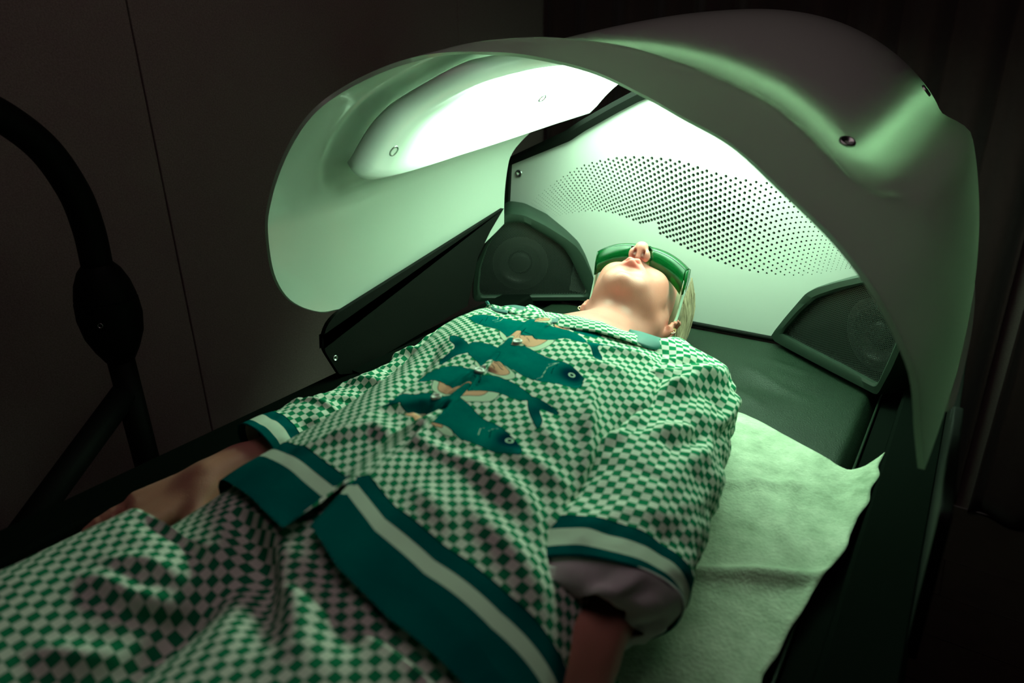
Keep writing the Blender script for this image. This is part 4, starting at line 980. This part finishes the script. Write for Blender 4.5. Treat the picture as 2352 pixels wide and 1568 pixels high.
# trousers ---------------------------------------------------------------
nx, ny = 340, 300
xs = np.linspace(0, 1, nx); ys = np.linspace(.50, -.20, ny); 
X = np.zeros((ny, nx)); Y = np.broadcast_to(ys[:, None], (ny, nx)).copy(); Z = X.copy()
ph = math.pi*(1-xs); 
for j, yv in enumerate(ys):
    xl = np.interp(yv, [-.2, .1, .3, .4, .5], [-.785, -.76, -.735, -.725, -.72]); xr = np.interp(yv, [-.2, .1, .3, .4, .5], [-.16, -.175, -.185, -.19, -.20])
    c = np.cos(ph); x_ = (xl+xr)/2+(xr-xl)/2*np.sign(c)*np.abs(c)**.72; X[j] = x_
    cr_, cl_ = np.interp(yv, [-.2, .1, .4], [-.655, -.635, -.615]), np.interp(yv, [-.2, .1, .4], [-.33, -.345, -.36])
    def leg(c0, w_, h_): return h_*np.maximum(0, 1-np.abs((x_-c0)/w_)**2.6)**(1/2.6)
    la = leg(cr_, max(cr_-xl, .05), .178); lb = leg(cl_, xr-cl_, .188); 
    la = np.where(x_ > cr_, .178*np.maximum(0, 1-np.abs((x_-cr_)/.175)**2.4)**(1/2.4), la); lb = np.where(x_ < cl_, .188*np.maximum(0, 1-np.abs((x_-cl_)/.185)**2.4)**(1/2.4), lb)
    k_ = .03; h = np.clip(.5+.5*(la-lb)/k_, 0, 1); z_ = la*h+lb*(1-h)+k_*h*(1-h)
    pel = .186*np.maximum(0, 1-np.abs((x_-(xl+xr)/2)/((xr-xl)/2+1e-6))**4)**.25
    wp = sstep(.20, .40, yv); z_ = z_*(1-wp)+np.maximum(z_, pel)*wp
    Z[j] = ZM+.012+z_*1.0-.012*sstep(.1, 0, np.minimum(xs, 1-xs)*2)
PT = np.stack([X, Y, Z], -1); nP = gnormals(PT); nP = nP if nP[ny//2, nx//4, 2] > 0 else -nP
UVp = uvcoords(PT, nx//2); LKp = Lookup(PT, nP)
def cp(px): a, b = LKp(*px); return UVp[a, b]
dp = .005*fbm(np.stack([UVp[..., 0]*7, UVp[..., 1]*7, 0*X+3], -1), 3)
for pts, w_, h_ in [([(205, 1330), (300, 1385), (410, 1405)], .011, .014), ([(215, 1360), (320, 1420), (430, 1430)], .012, -.010), ([(380, 1180), (470, 1230), (500, 1290)], .012, .012), ([(320, 1190), (420, 1230), (480, 1310)], .014, -.010),
    ([(250, 1290), (340, 1300), (430, 1340)], .010, .008), ([(545, 1150), (600, 1290), (620, 1450)], .020, -.026), ([(600, 1170), (655, 1300), (680, 1480)], .014, .014), ([(700, 1250), (790, 1330), (830, 1420)], .020, -.008),
    ([(100, 1500), (200, 1520), (290, 1510)], .010, .010), ([(450, 1400), (380, 1500), (310, 1568)], .02, -.014), ([(880, 1380), (980, 1480), (1010, 1560)], .014, .010), ([(760, 1400), (820, 1500)], .016, -.008), ([(940, 1400), (1080, 1500)], .014, -.006), ([(490, 1120), (560, 1150), (640, 1230)], .010, .010)]:
    dp += ridge(UVp, [cp(p) for p in pts], w_, h_)
PT = PT+nP*(dp*sstep(0, .06, xs)*sstep(0, .06, 1-xs))[..., None]
zc = torso(U2, Y2); PT[..., 2] = np.where(PT[..., 1] > .30, np.minimum(PT[..., 2], -.412-.0*X), PT[..., 2]); PT[..., 2] = np.maximum(PT[..., 2], ZM+.008)
# keep the trousers below the shirt hem
tu = []
for j in range(ny):
    if ys[j] > .28:
        row = torso(u, np.full(nu, ys[j])); lim = np.interp(PT[j, :, 0], row[:, 0], row[:, 2], left=-.58, right=-.58)-.016; PT[j, :, 2] = np.minimum(PT[j, :, 2], np.maximum(lim, ZM+.008))
nP = gnormals(PT); nP = nP if nP[ny//2, nx//4, 2] > 0 else -nP
V_, F_ = shell(PT, .0015, nP)
o = build('trousers', V_, F_, M_pant, woman, uv=np.concatenate([UVp.reshape(-1, 2)]*2)); o['label'] = 'green and white checked pyjama trousers'

# hair ---------------------------------------------------------------
def mat_hair():
    m, N, L, P = newmat('blonde_hair')
    uv = N.new('ShaderNodeUVMap'); uv.uv_map = 'uv'; nz = N.new('ShaderNodeTexNoise'); nz.inputs['Scale'].default_value = 8; nz.inputs['Detail'].default_value = 4
    mp = N.new('ShaderNodeMapping'); mp.inputs['Scale'].default_value = (40, .6, 1); L.new(uv.outputs[0], mp.inputs[0]); L.new(mp.outputs[0], nz.inputs['Vector'])
    cr_ = N.new('ShaderNodeValToRGB'); cr_.color_ramp.elements[0].position = .3; cr_.color_ramp.elements[0].color = (.13, .095, .055, 1); cr_.color_ramp.elements[1].position = .7; cr_.color_ramp.elements[1].color = (.42, .335, .22, 1)
    L.new(nz.outputs[0], cr_.inputs[0]); L.new(cr_.outputs[0], P.inputs['Base Color']); P.inputs['Roughness'].default_value = .38; return m
M_hair = mat_hair()
hv = []; hf = []; huv = []
def strand(pts, r, uid):
    V_, F_ = tube(catmull([h2w(p) for p in pts], 9), [r*HS*(1-.5*k/8) for k in range(9)], 5, cap=False)
    k = len(hv); hv.extend(V_); hf.extend([tuple(i+k for i in f) for f in F_]); huv.extend([(uid, (i//5)/8.) for i in range(len(V_))])
for q in (-1, 1):
    for k in range(420 if q > 0 else 120):
        a = rng.rand(); b = rng.rand(); t0 = .022+.115*a
        rx = .0755+.006*b+.004*rng.randn()*.3
        bz = math.sqrt(max(.02, 1-((t0-.055)/.10)**2))
        x0 = q*(.060+.016*bz)*(1+.04*b); f0 = np.interp(t0, [.02, .05, .08, .14], [-.046, -.012, .030, .05])-.02*b-(.03 if q < 0 else 0)
        end_u = t0-.045-.05*rng.rand(); f1 = -.088-.012*rng.rand()
        strand([(x0*.97, f0, t0), (q*(rx+.003), f0-.025, t0-.008), (q*(rx+.004+.003*rng.rand()), (f0-.03+f1)/2-.01, t0-.02-.02*b), (q*(rx-.004+.012*rng.rand()), f1, end_u)], .0011+.0006*rng.rand(), rng.rand()*5)
for k in range(380):
    a = rng.rand()*2-1; th = a*1.35; p0 = np.array([.03*a, .075, .095])
    strand([(.03*a, .070, .098), (.055*math.sin(th), .035, .128), (.083*math.sin(th), -.03, .055+.098*math.cos(th)*.9), (.085*math.sin(th), -.075, .05+.08*math.cos(th)), (.075*math.sin(th), -.095, .03+.06*math.cos(th))], .0022, rng.rand()*5)
hair_o = build('hair', hv, hf, M_hair, woman, uv=np.array(huv)); hair_o['kind'] = 'stuff'
capf = Field(axis([(-.72, -.42, .006)]), axis([(1.24, 1.60, .006)]), axis([(-.63, -.33, .006)]))
capf.hell((0, -.016, .058), (.0785, .090, .088), .004)
capf.hell((0, .085, -.02), (.10, .078, .115), .01, sub=True); capf.hell((0, .02, -.06), (.10, .085, .095), .01, sub=True)
CV, CF = capf.mesh(); CV = smooth_mesh(CV, CF, 2)
build('scalp_hair', CV, CF, M_hair, woman, uv=np.stack([w2h(CV)[:, 0]*20, w2h(CV)[:, 1]*5], 1))
# earrings
for q in (-1, 1):
    for (dx, dz, r_) in ((.0, 0, .0062), (.001, .007, .005)):
        c = h2w((q*.083, -.010, -.029+dz)); ph = np.linspace(0, 2*math.pi, 24); e1 = h2w((1, 0, 0))-h2w((0, 0, 0)); e2 = h2w((0, -.35, -1))-h2w((0, 0, 0)); e1 /= np.linalg.norm(e1); e2 /= np.linalg.norm(e2)
        o = build('hoop', *tube([c+r_*HS*(math.cos(t)*e1+math.sin(t)*e2) for t in ph], .0011, 8, cap=False), M_gold); tag(o, '%s gold hoop earring in the lobe of the %s ear' % ('lower' if dz == 0 else 'upper', 'nearer, right-hand' if q > 0 else 'far, left-hand'), 'earring', 'gold hoop earrings')

# goggles ------------------------------------------------------------
def mat_lens():
    m, N, L, P = newmat('green_laser_lens')
    P.inputs['Base Color'].default_value = (.01, .30, .07, 1); P.inputs['Roughness'].default_value = .04; P.inputs['Transmission Weight'].default_value = .0
    tb = N.new('ShaderNodeBsdfTransparent'); tb.inputs[0].default_value = (.01, .40, .10, 1); gl_ = N.new('ShaderNodeBsdfGlossy'); gl_.inputs['Roughness'].default_value = .05
    fr = N.new('ShaderNodeFresnel'); fr.inputs['IOR'].default_value = 1.45; nz = N.new('ShaderNodeTexNoise'); nz.inputs['Scale'].default_value = 2
    mr = N.new('ShaderNodeMapRange'); mr.inputs[3].default_value = .22; mr.inputs[4].default_value = .26; L.new(nz.outputs[0], mr.inputs[0])
    m1 = N.new('ShaderNodeMixShader'); L.new(mr.outputs[0], m1.inputs[0]); L.new(tb.outputs[0], m1.inputs[1]); L.new(P.outputs[0], m1.inputs[2])
    m2 = N.new('ShaderNodeMixShader'); L.new(fr.outputs[0], m2.inputs[0]); L.new(m1.outputs[0], m2.inputs[1]); L.new(gl_.outputs[0], m2.inputs[2])
    L.new(m2.outputs[0], N['Material Output'].inputs[0]); return m
M_lens = mat_lens(); M_rim = mat('dark_green_rim', (.01, .05, .03), .25, bump=0, coat=.3)
M_temple = mat('clear_mint_plastic', (.62, .80, .68), .2, bump=0, coat=.4)
gog = empty('goggles', h2w((0, .10, .02)), 'wraparound green-tinted safety goggles worn over the eyes, pale arms to the ears', 'goggles')
def gx(t):   # front curve of the lens (t -1..1): x, f
    x_ = .080*np.sign(t)*np.abs(t)**.95; f_ = .113-.024*np.abs(t)**2.4; return x_, f_
ts = np.linspace(-1, 1, 61); X_, F2 = gx(ts)
def row(du, df, sc_=1.0): return np.stack([X_*sc_, F2+df, np.full_like(X_, du)], 1)
notch = .020*np.exp(-(ts/.16)**4)
low = np.stack([X_, F2, -.001+notch*1.0+.004*np.abs(ts)], 1); mid_ = row(.016, .002); topr = row(.040, -.004, .985)
G = np.stack([low, low*.5+mid_*.5+[0, .0008, 0], mid_, mid_*.5+topr*.5+[0, .0005, 0], topr], 0)
def hshell(G, th): P_ = h2w(G.reshape(-1, 3)).reshape(G.shape); return shell(P_, th)
build('lens', *hshell(G, .0022), M_lens, gog)
bot = low.copy(); shelf = np.stack([bot, np.stack([X_*.985, F2-.018-.006*np.abs(ts)-.0*notch, bot[:, 2]-.002+0*ts], 1), np.stack([X_*.965, F2-.030-.012*np.abs(ts)**2, bot[:, 2]+.0+0*ts], 1)], 0)
for a, b in ((0, 24), (36, 61)): build('lower_shield', *hshell(shelf[:, a:b], .0018), M_lens, gog)
tshelf = np.stack([topr, np.stack([X_*.97, F2-.030, topr[:, 2]+.002], 1)], 0)
build('upper_shield', *hshell(tshelf, .0018), M_lens, gog)
for q in (-1, 1):
    e = 0 if q < 0 else -1
    x0, f0 = X_[e], F2[e]
    g = np.array([[(x0, f0, -.000), (x0, f0, .018), (x0*.985, f0-.004, .040)], [(x0*1.01, f0-.020, -.000), (x0*1.01, f0-.020, .018), (x0, f0-.022, .038)], [(x0*1.0, f0-.042, .002), (x0*1.0, f0-.042, .016), (x0*.99, f0-.042, .032)]])
    build('side_shield', *hshell(g, .0022), M_lens, gog)
    tpts = [(x0*1.0, f0-.036, .016), (x0*1.0, f0-.060, .014), (x0*.995, f0-.085, .008), (x0*.97, -.012, -.002)]
    build('temple', *tube(catmull([h2w(p) for p in tpts], 14), .0062, 8, scale2=.5), M_temple, gog)
build('rim', *tube(catmull([h2w(p) for p in low[::2]], 80), .0016, 6), M_rim, gog)
build('nose_bridge', *tube(catmull([h2w((x_, .104-.2*abs(x_), z_)) for x_, z_ in ((-.018, -.010), (-.012, .004), (-.006, .014), (0, .017), (.006, .014), (.012, .004), (.018, -.010))], 24), .0022, 8), M_rim, gog)
